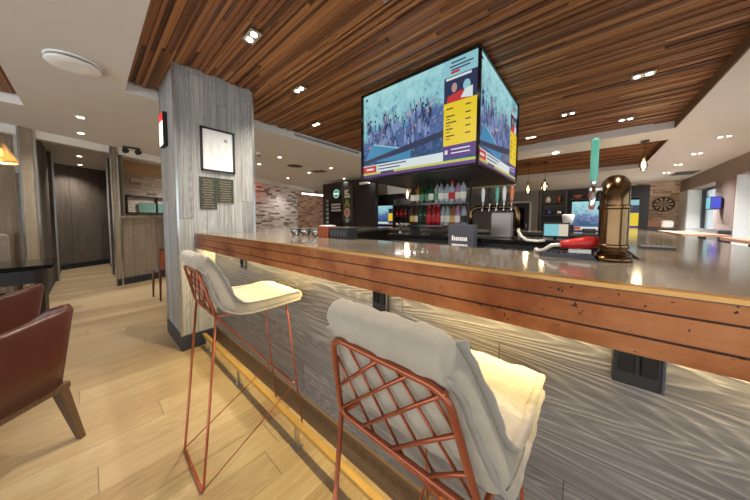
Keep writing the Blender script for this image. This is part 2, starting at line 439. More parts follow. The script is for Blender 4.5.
# ================================================================== BAR
def fy(x, off=0.0): return .779 + (x + 0.0) * .0280 + off     # front edge of the bar, slightly skewed
XL, XR = -2.975, .69
IN = 1.335
root = thing('bar_counter', 'long bar counter with dark top, worn copper edge and grey boarded front', 'bar counter', (-1.2, 1.0, 0))
def bp(name, mb, mat, parent=root, o=(-1.2, 1.0, 0)): return mb.build(name, mat, parent, o if parent == root else o)
T0, T1 = 1.12, 1.155
m = MB(); m.prism([(XL, fy(XL)), (XR, fy(XR)), (XR, IN), (XL, IN)], T0, T1)
m.prism([(.15, IN), (XR, IN), (XR, 6.9), (.15, 6.9)], T0, T1)
m.prism([(-4.1, 3.56), (.15, 3.56), (.15, 4.1), (-4.1, 4.1)], T0, T1)
m.prism([(-4.1, 1.335), (-2.0, 1.335), (-2.75, 3.56), (-4.1, 3.56)], T0, T1)
bp('counter_top', m, M['top'])
def band(off, z0, z1, slope=0.0):
    mm = MB()
    lo = [(XL, fy(XL, -off + slope), z0), (XR + off, fy(XR, -off + slope), z0), (XR + off, fy(XR, .03), z0), (XL, fy(XL, .03), z0)]
    hi = [(XL, fy(XL, -off), z1), (XR + off, fy(XR, -off), z1), (XR + off, fy(XR, .03), z1), (XL, fy(XL, .03), z1)]
    return mm.hexa(lo, hi)
bp('brass_edge', band(.005, 1.146, 1.156), M['brass'])
ap = bp('copper_apron', band(-.004, 1.005, 1.143), M['groove'])
for z0, z1, o in ((1.107, 1.143, .004), (1.0485, 1.1025, .002), (1.004, 1.0445, .003)):
    band(o, z0, z1, .004).build('copper_board', M['copper'], ap, (-1.2, 1.0, 0))
m = MB()
for y0, y1 in ((fy(XR), 6.9),):
    m.box(XR - .03, XR + .004, y0 + .03, y1, 1.005, 1.143)
bp('side_apron', m, M['copper'])
PY = lambda x: .90 + x * .012
m = MB().prism([(XL, PY(XL)), (.62, PY(.62)), (.62, PY(.62) + .05), (XL, PY(XL) + .05)], .14, T0)
m.prism([(.57, PY(.57) + .05), (.62, PY(.62) + .05), (.62, 6.85), (.57, 6.85)], .14, T0)
m.prism([(-4.05, 4.0), (.57, 4.0), (.57, 4.05), (-4.05, 4.05)], .14, T0)
bp('front_boards', m, M['panel'])
m = MB().prism([(XL, PY(XL) - .015), (.63, PY(.63) - .015), (.63, PY(.63) + .03), (XL, PY(XL) + .03)], 0, .145)
m.box(.58, .63, .96, 6.8, 0, .145)
bp('plinth', m, M['plinth'])
m = MB().box(-2.9, .15, IN - .04, IN - .01, .1, T0); m.box(.16, .19, IN, 6.8, .1, T0); m.box(-4.0, .15, 3.57, 3.6, .1, T0); 
bp('inner_boards', m, M['black'])
bp('light_strip', MB().prism([(XL + .02, PY(XL) - .03), (.6, PY(.6) - .03), (.6, PY(.6) - .018), (XL + .02, PY(XL) - .018)], 1.106, 1.114), M['led'])
for k in range(6):
    xa = XL + .3 + k * .56
    add_light('bar_strip_lamp', 'AREA', (xa, PY(xa) - .016, 1.06), 3.7, (1, .78, .36), (math.radians(20), 0, 0), shape='RECTANGLE', size=.56, size_y=.02)
# foot rail
rr_ = thing('foot_rail', 'flat brass foot rail on short steel posts along the bar front', 'foot rail', (-1.2, .72, 0))
MB().prism([(-2.93, .716), (.9, .746), (.9, .778), (-2.93, .748)], .110, .137).bevel(.004).build('rail', M['rail'], rr_, (-1.2, .72, 0))
for x in (-2.80, -2.05, -1.22, -.40, .42):
    y = .735 + (x + 1.2) * .008
    MB().box(x - .012, x + .012, y - .01, y + .01, 0.004, .117).box(x - .03, x + .03, y - .025, y + .025, 0, .006).build('post', M['steel'], rr_, (-1.2, .72, 0))
# socket boxes on the bar front
def socket_box(x0, x1, z0, label):
    xm = (x0 + x1) / 2; y = PY(xm)
    t = thing('socket_box', label, 'socket box', (xm, y - .002, z0), 0.012, 'black socket boxes on the bar front')
    w = x1 - x0; h = 1.0 - z0
    MB().box(-w / 2, w / 2, -.022, 0, 0, h).bevel(.003).build('backplate', M['black'], t)
    for dx in (-.22, .2):
        MB().box(w * dx - w * .16, w * dx + w * .16, -.03, -.021, h * .3, h * .75).bevel(.003).build('socket', M['blackgloss'], t)
    MB().box(w / 2 - .006, w / 2 - .001, -.026, -.0215, .002, h - .004).build('edge_trim', M['darkgrey'], t)
socket_box(-.764, -.678, .876, 'black socket box on bar front between the two stools')
socket_box(.058, .150, .885, 'large black socket box under bar edge, right of the near stool')
socket_box(-2.28, -2.2, .88, 'small black socket box on bar front above the far stool seat')

# ================================================================== BAR STOOLS
def lerp(a, b, t): return tuple(p + (q - p) * t for p, q in zip(a, b))
def arc_corner(a, c, b, r, n=5):
    a, c, b = Vector(a), Vector(c), Vector(b); d1 = (a - c).normalized(); d2 = (b - c).normalized()
    p, q = c + d1 * r, c + d2 * r
    return [tuple((p * (1 - t) + c * t) * (1 - t) + (c * (1 - t) + q * t) * t) for t in [i / n for i in range(n + 1)]]
def make_stool(label):
    t = thing('bar_stool', label, 'bar stool', (0, 0, 0), 0, 'copper wire bar stools at the bar')
    wb, wt = .165, .128
    B = lambda s: (s * wb, -.198, .832); Tp = lambda s: (s * wt, -.256, 1.052)
    loop = arc_corner(Tp(-1), B(-1), B(1), .03) + arc_corner(B(-1), B(1), Tp(1), .03) + arc_corner(B(1), Tp(1), Tp(-1), .035) + arc_corner(Tp(1), Tp(-1), B(-1), .035)
    bf = MB().tube(loop, .0068, 8, True).build('back_frame', M['rose'], t)
    def pt(a, b):  # a across -1..1, b up 0..1
        w = wb + (wt - wb) * b; return Vector((a * w, -.198 + (-.058) * b, .832 + .22 * b))
    def line(a0, b0, slope):
        P = []
        for k in range(101):
            a = -1 + k * .02; b = b0 + (a - a0) * slope
            if 0 <= b <= 1: P.append((a, b))
        return P
    for k in range(6):
        P = line(-1.6 + k * .5, 0, .62)
        if len(P) > 4: MB().tube([pt(*P[0]), pt(*P[-1])], .0042, 6).build('lattice_rod', M['rose'], bf)
    for k in range(6):
        P = line(-1.2 + k * .46, 1.0, -1.25)
        if len(P) > 4:
            o = Vector((0, .007, 0)); MB().tube([pt(*P[0]) + o, pt(*P[-1]) + o], .0030, 6).build('lattice_rod', M['rose'], bf)
    for s in (-1, 1):
        MB().tube([B(s), (s * .170, -.272, .02), (s * .168, -.276, .008)], .0062, 8).build('leg', M['rose'], t)
        MB().tube([(s * .150, .175, .80), (s * .168, .262, .003)], .0052, 8).build('leg', M['rose'], t)
        MB().tube([(s * .168, -.272, .012), (s * .160, .216, .286)], .0036, 6).build('brace', M['rose'], t)
        MB().tube([B(s), (s * .155, .0, .806), (s * .150, .175, .80)], .006, 8).build('seat_rail', M['rose'], t)
        MB().tube([B(s), (-s * .15, .205, .30)], .0046, 8).build('brace', M['rose'], t)
    MB().tube([(-.168, -.276, .009), (.168, -.276, .009)], .0072, 8).build('floor_runner', M['rose'], t)
    MB().tube([(-.162, .214, .286), (.162, .214, .286)], .0058, 8).build('footrest', M['rose'], t)
    MB().tube([(-.150, .175, .80), (.150, .175, .80)], .006, 8).build('seat_rail', M['rose'], t)
    mc = MB()
    # cushion: L-shaped centre line in (y, z), with half thickness
    C = [(-.246, 1.100, .034), (-.204, 1.050, .038), (-.178, .98, .042), (-.155, .915, .044), (-.128, .870, .040), (-.075, .845, .032), (.0, .838, .028), (.09, .838, .028), (.18, .840, .027), (.245, .838, .024)]
    fine = []
    for i in range(len(C) - 1):
        p0, p1, p2, p3 = C[max(i - 1, 0)], C[i], C[i + 1], C[min(i + 2, len(C) - 1)]
        for k in range(4):
            u = k / 4
            fine.append(tuple(.5 * (2 * b + (c - a) * u + (2 * a - 5 * b + 4 * c - d) * u * u + (3 * b - a - 3 * c + d) * u ** 3) for a, b, c, d in zip(p0, p1, p2, p3)))
    fine.append(C[-1])
    nrm = []
    for i in range(len(fine)):
        a, b = fine[max(i - 1, 0)], fine[min(i + 1, len(fine) - 1)]
        d = Vector((b[0] - a[0], b[1] - a[1])).normalized(); nrm.append(Vector((-d.y, d.x)) * (1))
    # normal should point to the sitter (up and forward)
    def loop_pts(sc, x, k):
        P = []
        n = len(fine); rr = random.Random(5)
        for i in range(n): # top side
            y, z, h = fine[i]; q = Vector((y, z)) + nrm[i] * h * sc; P.append((q.x, q.y))
        y, z, h = fine[-1]; d = Vector((nrm[-1].y, -nrm[-1].x))
        for j in range(1, 5):
            a = PI * j / 5; q = Vector((y, z)) + nrm[-1] * h * sc * math.cos(a) + d * h * sc * math.sin(a); P.append((q.x, q.y))
        for i in reversed(range(n)):
            y, z, h = fine[i]; q = Vector((y, z)) - nrm[i] * h * sc; P.append((q.x, q.y))
        y, z, h = fine[0]; d = Vector((-nrm[0].y, nrm[0].x))
        for j in range(1, 5):
            a = PI * j / 5; q = Vector((y, z)) - nrm[0] * h * sc * math.cos(a) + d * h * sc * math.sin(a); P.append((q.x, q.y))
        wob = .0022
        P2 = []
        for i, (y, z) in enumerate(P):
            f = wob * (math.sin(x * 61 + i * .31) + .7 * math.sin(x * 113 - i * .53) + .5 * math.sin(i * .9 + x * 31))
            P2.append((y, z + f))
        # the back is narrower than the seat
        return [((x * (1.0 - .32 * max(0, min(1, (z - .86) / .22)))), y, z) for y, z in P2]
    cols = []
    Wd = .188
    for k in range(27):
        e = -1 + 2 * k / 26; xx = Wd * math.copysign(1 - (1 - abs(e)) ** 1.4, e)
        ed = (Wd - abs(xx)) / .03
        sc = 1.0 if ed >= 1 else .55 + .45 * math.sqrt(max(0, 1 - (1 - ed) ** 2))
        cols.append([mc.b.verts.new(p) for p in loop_pts(sc, xx, k)])
    for A, Bv in zip(cols, cols[1:]):
        for j in range(len(A)):
            mc.b.faces.new((A[j], A[(j + 1) % len(A)], Bv[(j + 1) % len(A)], Bv[j]))
    n = len(fine)
    for cI in (0, -1):
        A = cols[cI]; lenA = len(A)
        top = A[:n]; bot = A[n + 4:n + 4 + n][::-1]
        for i in range(n - 1): mc.b.faces.new((top[i], top[i + 1], bot[i + 1], bot[i]))
        mc.b.faces.new([top[-1]] + A[n:n + 4] + [bot[-1]])
        mc.b.faces.new([bot[0]] + A[2 * n + 4:] + [top[0]])
    mc.smooth()
    cu = mc.build('cushion', M['fabric'], t)
    # flat welt flanges along the two side seams
    for s in (-1, 1):
        for side in (1, -1):
            fm = MB(); prev = None
            for i in range(n):
                y, z, h = fine[i]
                if i < 1: continue
                q = Vector((y, z)) + nrm[i] * h * .62 * side
                xw = (Wd - .004) * (1.0 - .32 * max(0, min(1, (q.y - .86) / .22)))
                wv = .004 * math.sin(i * .8 + side) + .003 * math.sin(i * 1.9)
                o = nrm[i] * side * .006
                ring = [(s * (xw - .006), q.x + o.x * 0, q.y), (s * (xw + .013), q.x + o.x + wv * .3, q.y + o.y + wv * .3), (s * (xw + .015 + wv * .4), q.x + o.x * 2 + wv * .4, q.y + o.y * 2 + wv * .3), (s * (xw - .004), q.x + o.x * 1.6, q.y + o.y * 1.6)]
                ring = [fm.b.verts.new(p) for p in ring]
                if prev:
                    for j in range(4): fm.b.faces.new((prev[j], prev[(j + 1) % 4], ring[(j + 1) % 4], ring[j]))
                else: fm.b.faces.new(ring)
                prev = ring
            fm.b.faces.new(prev[::-1]); fm.smooth()
            fm.build('piping', M['fabric_back'], cu)
    return t
stool = make_stool('nearer copper wire bar stool with linen cushion, seen close from behind')
stool.location = (-.275, .585, 0)
clone(stool, (-1.505, .582, 0), 'farther copper wire bar stool with linen cushion, standing by the column', 0)

# ================================================================== VIDEO CUBE
def scr_noise():
    t = NT('broadcast_picture'); tc = t.node('ShaderNodeTexCoord'); v = tc.outputs['UV']
    s = t.node('ShaderNodeSeparateXYZ', {0: v}).outputs; u, w = s[0], s[1]
    n = t.noise(t.vec(t.math('MULTIPLY', u, 9), t.math('MULTIPLY', w, 6), 1.3), 1, 5, .62, .8)
    n2 = t.noise(t.vec(t.math('MULTIPLY', u, 22), t.math('MULTIPLY', w, 13), 4.3), 1, 4, .6, 1.5)
    d = t.math('ADD', t.math('MULTIPLY', t.math('SUBTRACT', n, .5), 1.1), t.math('MULTIPLY', t.math('SUBTRACT', n2, .5), .7))
    g = t.math('ADD', t.math('MULTIPLY', w, 1.0), d)
    c = t.ramp(g, [(.0, lin((48, 104, 140))), (.22, lin((40, 70, 112))), (.38, lin((96, 120, 172))), (.5, lin((72, 96, 148))), (.62, lin((120, 160, 186))), (.75, lin((146, 206, 214))), (1, lin((176, 226, 228)))])
    pk = t.math('GREATER_THAN', t.noise(t.vec(t.math('MULTIPLY', u, 14), t.math('MULTIPLY', w, 9), 8.3), 1, 2), .68)
    c = t.mix(t.math('MULTIPLY', pk, .6), c, lin((206, 140, 170)))
    return t.fin((.01, .01, .012), .2, 0, None, Emission_Color=c, Emission_Strength=.52)
TVK = .5
PIC = [scr_noise(), emit('screen_yellow', (246, 214, 40), TVK), emit('screen_purple', (92, 44, 130), TVK), emit('screen_red', (206, 52, 56), TVK), emit('screen_white', (226, 238, 240), TVK),
       emit('screen_navy', (40, 48, 84), TVK), emit('screen_ink', (60, 56, 40), TVK), emit('screen_cyan', (150, 206, 216), TVK), emit('screen_blue', (60, 140, 184), TVK), emit('screen_lime', (206, 206, 90), TVK), emit('screen_skin', (190, 150, 150), TVK), emit('screen_slate', (72, 92, 140), TVK), emit('screen_lilac', (132, 150, 196), TVK)]
def screen(parent, name, w, h, mat3, o, detail=True):
    """flat picture on a screen: mat3 columns = right, up, out"""
    m = MB(); uvs = []
    r, u, n = (mat3.col[i] for i in range(3)); o = Vector(o)
    lay = [0]
    def q(pts, mi, d):
        f = m.b.faces.new([m.b.verts.new(o + r * (x * w) + u * (y * h) + n * d) for x, y in pts]); f.material_index = mi
        for (x, y), lp in zip(pts, f.loops): uvs.append((x, y))
    def rc(x0, y0, x1, y1, mi, d): q([(x0, y0), (x1, y0), (x1, y1), (x0, y1)], mi, d)
    def ov(cx, cy, a, b, mi, d): q([(cx + a * math.cos(2 * PI * k / 10), cy + b * math.sin(2 * PI * k / 10)) for k in range(10)], mi, d)
    rc(0, 0, 1, 1, 0, 0)
    rg = random.Random(3)
    if detail:
        for k in range(46):   # people in the stand
            x, y = rg.uniform(.05, .68), rg.uniform(.28, .62); mi = rg.choice([5, 11, 11, 8, 12, 12])
            ov(x, y, rg.uniform(.008, .02), rg.uniform(.04, .08), mi, .0006)
            ov(x, y + .085, .008, .018, rg.choice([10, 5, 5]), .0008)
            if rg.random() < .6: q([(x - .012, y + .04), (x - .006, y + .04), (x - .022, y + .16), (x - .027, y + .16)], 5, .0007)
        q([(.1, .40), (.5, .24), (.5, .14), (.02, .20)], 8, .001); q([(.12, .40), (.5, .25), (.5, .235), (.12, .385)], 7, .0012)
        q([(0, .21), (.46, .30), (.772, .36), (.772, .30), (.46, .235), (0, .17)], 5, .0013)
    rc(.772, .83, 1, 1, 7, .0014); rc(.772, .585, 1, .84, 5, .0016); rc(.772, .2, 1, .60, 1, .0018); rc(.772, .085, 1, .20, 2, .0018)
    rc(0, .06, .772, .15, 4, .0018); rc(0, .06, .155, .14, 3, .002); rc(0, .035, 1, .062, 9, .002); rc(0, 0, 1, .037, 2, .002)
    if detail:
        q([(.79, .60), (.97, .60), (.95, .66), (.89, .69), (.80, .66)], 3, .0022); ov(.93, .72, .025, .05, 7, .0023); ov(.845, .73, .02, .045, 10, .0023); q([(.89, .62), (.97, .6), (.97, .7), (.92, .69)], 4, .0024); rc(.785, .81, .96, .832, 4, .0022)
        for k, y in enumerate((.54, .47, .41, .35, .285)):
            rc(.79, y, .84 + .012 * (k % 3), y + .012, 6, .0025); rc(.925, y, .96, y + .012, 6, .0025)
            if k: rc(.79, y - .026, .82, y - .018, 6, .0025)
        for y, a, b in ((.955, .82, .92), (.92, .81, .97), (.89, .82, .95)): rc(a, y, b, y + .013, 5, .0025)
        rc(.82, .862, .88, .885, 3, .0025)
        for y in (.155, .12): rc(.83, y, .96, y + .011, 4, .0025)
        rc(.785, .12, .805, .16, 4, .0026)
        for y, b in ((.12, .46), (.085, .40)): rc(.17, y, b, y + .013, 5, .0025)
        rc(.04, .09, .12, .112, 4, .0026); rc(.03, .93, .055, .955, 5, .0025); rc(.2, .037, .34, .06, 5, .0025)
    me_uv = uvs
    ob = m.b
    uvl = ob.loops.layers.uv.new('uv'); i = 0
    for f in ob.faces:
        for lp in f.loops: lp[uvl].uv = me_uv[i]; i += 1
    me = bpy.data.meshes.new(name); ob.to_mesh(me); ob.free()
    for mm in PIC: me.materials.append(mm)
    x = bpy.data.objects.new(name, me); COL.objects.link(x); x.parent = parent
    return x
X0, X1, Y0, Y1, Z0, Z1 = -2.06, -.728, 2.15, 3.57, 1.765, 2.735
vc = thing('video_cube', 'large hanging cube of television screens showing sports news above the bar', 'television', (-1.39, 2.86, Z0))
oc = Vector((-1.39, 2.86, Z0))
m = MB().box(X0 + .02, X1 - .02, Y0 + .02, Y1 - .02, Z0, Z1 - .02)
m.build('housing', M['black'], vc, oc)
m = MB()
for x, y in ((X0, Y0), (X1, Y0), (X0, Y1), (X1, Y1)):
    m.box(x - .012, x + .012, y - .012, y + .012, Z0, Z1)
for z in (Z0 - .004, Z1 - .018):
    m.box(X0, X1, Y0 - .01, Y0 + .012, z, z + .022); m.box(X0, X1, Y1 - .012, Y1 + .01, z, z + .022)
    m.box(X0 - .01, X0 + .012, Y0, Y1, z, z + .022); m.box(X1 - .012, X1 + .01, Y0, Y1, z, z + .022)
m.build('bezel', M['blackgloss'], vc, oc)
MB().box(-1.5, -1.28, 2.75, 2.97, Z1 - .03, ZW + .01).build('ceiling_mount', M['black'], vc, oc)
def m3(r, u, n): return Matrix((r, u, n)).transposed()
sz = Z1 - Z0 - .03
screen(vc, 'screen', X1 - X0 - .03, sz, m3((1, 0, 0), (0, 0, 1), (0, -1, 0)), Vector((X0 + .015, Y0 + .005, Z0 + .015)) - oc)
screen(vc, 'screen', Y1 - Y0 - .03, sz, m3((0, 1, 0), (0, 0, 1), (1, 0, 0)), Vector((X1 - .005, Y0 + .015, Z0 + .015)) - oc)
screen(vc, 'screen', X1 - X0 - .03, sz, m3((-1, 0, 0), (0, 0, 1), (0, 1, 0)), Vector((X1 - .015, Y1 - .005, Z0 + .015)) - oc)
screen(vc, 'screen', Y1 - Y0 - .03, sz, m3((0, -1, 0), (0, 0, 1), (-1, 0, 0)), Vector((X0 + .005, Y1 - .015, Z0 + .015)) - oc)

def wall_tv(label, x0, x1, y, z0, z1, group=None):
    t = thing('wall_television', label, 'television', ((x0 + x1) / 2, y, z0), 0, group)
    w, h = x1 - x0, z1 - z0
    MB().box(-w / 2 - .02, w / 2 + .02, -.03, .03, -.02, h + .02).bevel(.004).build('housing', M['black'], t)
    screen(t, 'screen', w, h, m3((1, 0, 0), (0, 0, 1), (0, -1, 0)), (-w / 2, -.032, 0), False)
wall_tv('wall television behind the beer font, showing blue crowd and yellow panel', -.37, .88, 8.61, 1.02, 1.80)
wall_tv('smaller wall television on dark wall left of the bottle shelves', -5.32, -4.62, 6.2, 1.14, 1.74)

# ================================================================== COLUMN FITTINGS
t = thing('framed_notice', 'white framed notice in a black frame on the grey column', 'picture', (CX1 + .003, .917, 2.01))
w, h = .315, .44
m = MB()
for a, b, c, d in ((-w / 2, w / 2, -h / 2, -h / 2 + .018), (-w / 2, w / 2, h / 2 - .018, h / 2), (-w / 2, -w / 2 + .018, -h / 2, h / 2), (w / 2 - .018, w / 2, -h / 2, h / 2)):
    m.box(0, .02, a, b, c, d)
m.build('frame', M['black'], t)
m = MB().box(0, .010, -w / 2 + .017, w / 2 - .017, -h / 2 + .017, h / 2 - .017); m.i = 1
for c in range(3):
    for k in range(13):
        y = -.085 + c * .075; z = .07 - k * .013
        m.box(.0095, .0108, y, y + R.uniform(.025, .05), z, z + .0022)
for z in (-.13, -.145, -.16): m.box(.0095, .0108, -.1, .1, z, z + .002)
m.box(.0095, .0112, .055, .09, .10, .135)
m.build('page', [M['white'], plain('grey_ink', (176, 176, 178), .7)], t)
M['menu'] = None
def menu_mat():
    t = NT('dark_menu_print'); v, x, y, z = t.coord()
    n = t.noise(t.vec(0.0, t.math('MULTIPLY', y, 30), t.math('MULTIPLY', z, 60)), 1, 4, .7)
    return t.fin(t.ramp(n, [(.4, lin((38, 42, 34))), (.56, lin((60, 60, 46))), (.7, lin((96, 90, 70)))]), .5)
M['menu'] = menu_mat()
def menu(label, y0, y1, z0, z1):
    t = thing('menu_poster', label, 'poster', (CX1 + .002, (y0 + y1) / 2, z0), 0, 'dark menu posters on the column')
    w, h = y1 - y0, z1 - z0
    m = MB().box(0, .006, -w / 2, w / 2, 0, h); m.i = 1
    for k in range(int(h / .026)):
        a = R.uniform(.25, .42) * w; m.box(.0055, .0068, -a, a, h - .035 - k * .025, h - .027 - k * .025)
    m.build('sheet', [M['menu'], plain('menu_lettering', (122, 114, 92), .6)], t)
menu('taller dark menu poster below the framed notice, left one', .742, .893, 1.40, 1.728)
menu('shorter dark menu poster below the framed notice, right one', .897, 1.058, 1.468, 1.728)
t = thing('light_box_sign', 'small lit white sign with red top on the column side', 'sign', (-3.40, .545, 2.05))
MB().box(-.09, .09, -.018, .02, 0, .34).bevel(.004).build('case', M['black'], t)
MB().box(-.08, .08, -.021, -.017, .012, .25).build('lit_face', emit('sign_white', (255, 246, 240), 1.3), t)
MB().box(-.08, .08, -.021, -.017, .25, .328).build('red_band', emit('sign_red', (226, 30, 40), 1.0), t)

# ================================================================== CEILING FITTINGS
def downlight(kind):
    """twin or single recessed lamp at origin, ceiling underside z=0"""
    t = thing('ceiling_downlight', '', 'ceiling light')
    if kind == 'twin':
        MB().box(-.085, .085, -.045, .045, -.006, .01).bevel(.002).build('trim_plate', M['steel'], t)
        for s in (-1, 1): MB().lathe([(.024, -.010), (.024, -.005)], (s * .042, 0, 0), 14).build('lamp', M['lamp'], t)
    else:
        MB().lathe([(.052, -.005), (.052, .004)], (0, 0, 0), 18).build('trim_ring', M['white'], t)
        MB().lathe([(.034, -.009), (.034, -.004)], (0, 0, 0), 16).build('lamp', M['lamp'], t)
    return t
protoT, protoS = downlight('twin'), downlight('single')
used = set()
def put_light(kind, x, y, z, label, group, power=14, rz=0.0, warm=(1, .91, .78)):
    p = protoT if kind == 'twin' else protoS
    if kind not in used:
        used.add(kind); o = p; o.location = (x, y, z); o.rotation_euler = (0, 0, rz); o['label'] = label; o['group'] = group
    else: o = clone(p, (x, y, z), label, rz, group)
    add_light('downlight_beam', 'SPOT', (x, y, z - .02), power * 4.0, warm, (0, 0, 0), spot_size=math.radians(125), spot_blend=.9, shadow_soft_size=.04)
ZT = ZW - .024
g = 'twin downlights in the slatted ceiling'
for x, y, lb in ((-2.08, .90, 'twin downlight in slatted ceiling nearest the top of the column'), (-2.5, 1.59, 'twin downlight in slatted ceiling, second out from the column'), (-3.2, 2.32, 'twin downlight in slatted ceiling beside the long slot vent'),
                 (.35, 3.655, 'largest twin downlight in slatted ceiling, right of the video cube'), (-.27, 4.315, 'twin downlight in slatted ceiling, middle of three right of the video cube'),
                 (.34, 5.07, 'twin downlight in slatted ceiling near its far right corner'), (-.83, 5.1, 'twin downlight in slatted ceiling closest to the video cube right side'),
                 (-1.0, 1.3, 'twin downlight in slatted ceiling above the two stools'), (.3, 1.5, 'twin downlight in slatted ceiling above the bar corner')):
    put_light('twin', x, y, ZT, lb, g, 22)
g = 'twin downlights in the pale ceiling by the windows'
for x, y, lb in ((1.58, 6.68, 'twin downlight in pale ceiling nearest, by the window soffit'), (1.575, 8.0, 'twin downlight in pale ceiling, second along the window side'), (1.56, 9.29, 'twin downlight in pale ceiling, third along the window side'), (1.575, 10.6, 'twin downlight in pale ceiling nearest the dartboard wall'), (1.6, 4.6, 'twin downlight in pale ceiling over the high window table')):
    put_light('twin', x, y, ZC, lb, g, 150 if y > 10 else 36, 0, (1, .95, .88))
g = 'small round downlights in the left ceiling'
for x, y, lb in ((-5.19, -.02, 'round downlight in ceiling in front of the hall beam'), (-6.15, -.03, 'round downlight just in front of the hall opening'), (-8.43, -.08, 'round downlight inside the hall, first one'), (-9.75, -.09, 'round downlight deepest inside the hall')):
    put_light('single', x, y, ZC, lb, g, 14, 0, (1, .93, .82))
g = 'small round downlights in the ceiling behind the column'
for x, y, lb in ((-5.15, 2.77, 'round downlight right of the column, brightest and nearest'), (-6.18, 2.79, 'round downlight right of the column, next to column edge'), (-6.18, 4.22, 'round downlight in ceiling before the brick wall, beside the dark vent'), (-5.19, 4.22, 'round downlight in ceiling past the dark vent, below slot vent'), (-6.18, 5.57, 'round downlight in ceiling above the round wall emblem'),
                 (-7.53, 4.33, 'round downlight in ceiling above the whitewashed brick'), (-9.2, 5.1, 'round downlight in ceiling close against the brick wall'), (-4.9, 5.5, 'round downlight in ceiling beside the video cube left edge')):
    put_light('single', x, y, ZC, lb, g, (7 if x < -9 else 24) if x < -7 else 6, 0, (1, .95, .88))
put_light('single', -7.75, 1.75, ZC, 'added downlight over the pass-through counter, unseen behind the column', 'added unseen downlights over the pass-through', 30, 0, (1, .95, .88))  # unseen fixture, added behind the column to lighten the pass-through brick
t = thing('ceiling_diffuser', 'round white two-tier air diffuser disc on ceiling above the lounge', 'vent', (-3.42, -.035, ZC))
MB().lathe([(.158, -.012), (.165, 0)], (0, 0, 0), 40).build('base_ring', M['white'], t)
MB().lathe([(.12, -.03), (.13, -.01)], (0, 0, 0), 30).build('dark_neck', M['black'], t)
MB().lathe([(.09, -.054), (.15, -.046), (.162, -.038), (.158, -.028)], (0, 0, 0), 40).build('disc', M['white'], t)
t = thing('slot_vent', 'long white slot vent on the edge of the slatted ceiling', 'vent', (-3.77, 3.05, 2.705))
MB().box(0, .012, -.8, .8, -.045, .045).build('face_plate', M['white'], t)
m = MB()
for k in range(52): y = -.76 + k * .0293; m.box(.011, .0145, y, y + .016, -.022, .022)
m.build('slots', M['darkgrey'], t)
t = thing('ceiling_speaker', 'dark oval ceiling speaker grille in the ceiling right of the column', 'speaker', (-5.7, 3.48, ZC)); 
MB().lathe([(.17, -.008), (.18, 0)], (0, 0, 0), 28).build('grille', M['black'], t); MB().lathe([(.19, -.004), (.19, .004)], (0, 0, 0), 28).build('rim', M['darkgrey'], t)
t = thing('ceiling_vent', 'dark rectangular ceiling vent beside the dark round speaker grille', 'vent', (-5.81, 4.3, ZC), .4)
MB().box(-.17, .17, -.13, .13, -.008, .004).build('grille', M['black'], t); MB().box(-.19, .19, -.15, .15, -.004, .004).build('rim', M['darkgrey'], t)
t = thing('smoke_detector', 'white smoke detector on ceiling just right of the column', 'smoke detector', (-5.1, 2.3, ZC))
MB().lathe([(.035, -.06), (.06, -.05), (.065, -.02), (.055, 0)], (0, 0, 0), 24).build('body', M['white'], t); MB().lathe([(.02, -.075), (.034, -.06)], (0, 0, 0), 16).build('sensor', M['darkgrey'], t)
t = thing('ceiling_spotlight', 'white surface ceiling light strip behind the video cube', 'ceiling light', (-.65, 6.02, ZC))
MB().box(-.28, .2, -.05, .05, -.03, 0).bevel(.006).build('body', M['white'], t); MB().lathe([(.05, -.04), (.055, -.03)], (.1, 0, 0), 20).build('lamp', M['lampwhite'], t)
t = thing('ceiling_vent', 'flat square ceiling hatch near the window soffit', 'hatch', (1.25, 6.5, ZC))
MB().box(-.16, .16, -.2, .2, -.004, .002).build('panel', M['plaster'], t)
t = thing('ceiling_vent', 'grey oblong ceiling vent near the dartboard wall', 'vent', (1.98, 11.05, ZC)); MB().box(-.2, .2, -.35, .35, -.008, .004).build('grille', M['darkgrey'], t); MB().box(-.22, .22, -.37, .37, -.004, .004).build('rim', M['mauve'], t)
t = thing('twin_spotlight', 'black twin spotlight on ceiling above the pass-through wall', 'spotlight', (-6.62, .58, ZC))
MB().box(-.02, .02, -.12, .12, -.025, 0).build('track', M['black'], t)
for s in (-1, 1):
    MB().lathe([(.035, -.06), (.05, .06)], (.02, s * .085, -.09), 14, 'x').build('spot_head', M['black'], t)
    MB().tube([(0, s * .085, -.02), (.01, s * .085, -.07)], .008, 6).build('arm', M['black'], t)
# pendants
def pendant(x, y, z, ztop, globe, label):
    t = thing('pendant_lamp', label, 'pendant lamp', (x, y, ztop), 0, 'bare bulb pendant lamps')
    d = z - ztop
    MB().tube([(0, 0, -.01), (0, 0, d + .12)], .004, 6).build('cord', M['black'], t)
    MB().lathe([(.05, -.02), (.055, 0)], (0, 0, 0), 18).build('ceiling_rose', M['black'], t)
    MB().lathe([(.022, .06), (.024, .12), (.012, .135)], (0, 0, d), 14).build('lamp_holder', M['gold'], t)
    prof = [(.018, .06), (.07, .02), (.095, -.04), (.085, -.10), (.05, -.135), (.004, -.145)] if globe else [(.018, .06), (.035, .02), (.055, -.06), (.05, -.11), (.03, -.14), (.004, -.15)]
    b = MB().lathe(prof, (0, 0, d), 18, cap=False).build('bulb', M['clear'], t)
    MB().lathe([(.008, .02), (.026, -.02), (.028, -.08), (.008, -.11)], (0, 0, d), 10).build('filament', M['bulb'], b)
    add_light('pendant_glow', 'POINT', (x, y, z - .22), 3, (1, .75, .4), shadow_soft_size=.05)
pendant(-1.24, 7.5, 2.16, ZT, False, 'bare teardrop bulb pendant just right of the video cube')
pendant(-.88, 7.5, 2.2, ZT, True, 'bare globe bulb pendant, second from the video cube')
pendant(.66, 6.2, 2.3, ZC, False, 'bare bulb pendant hanging right of the brass font')
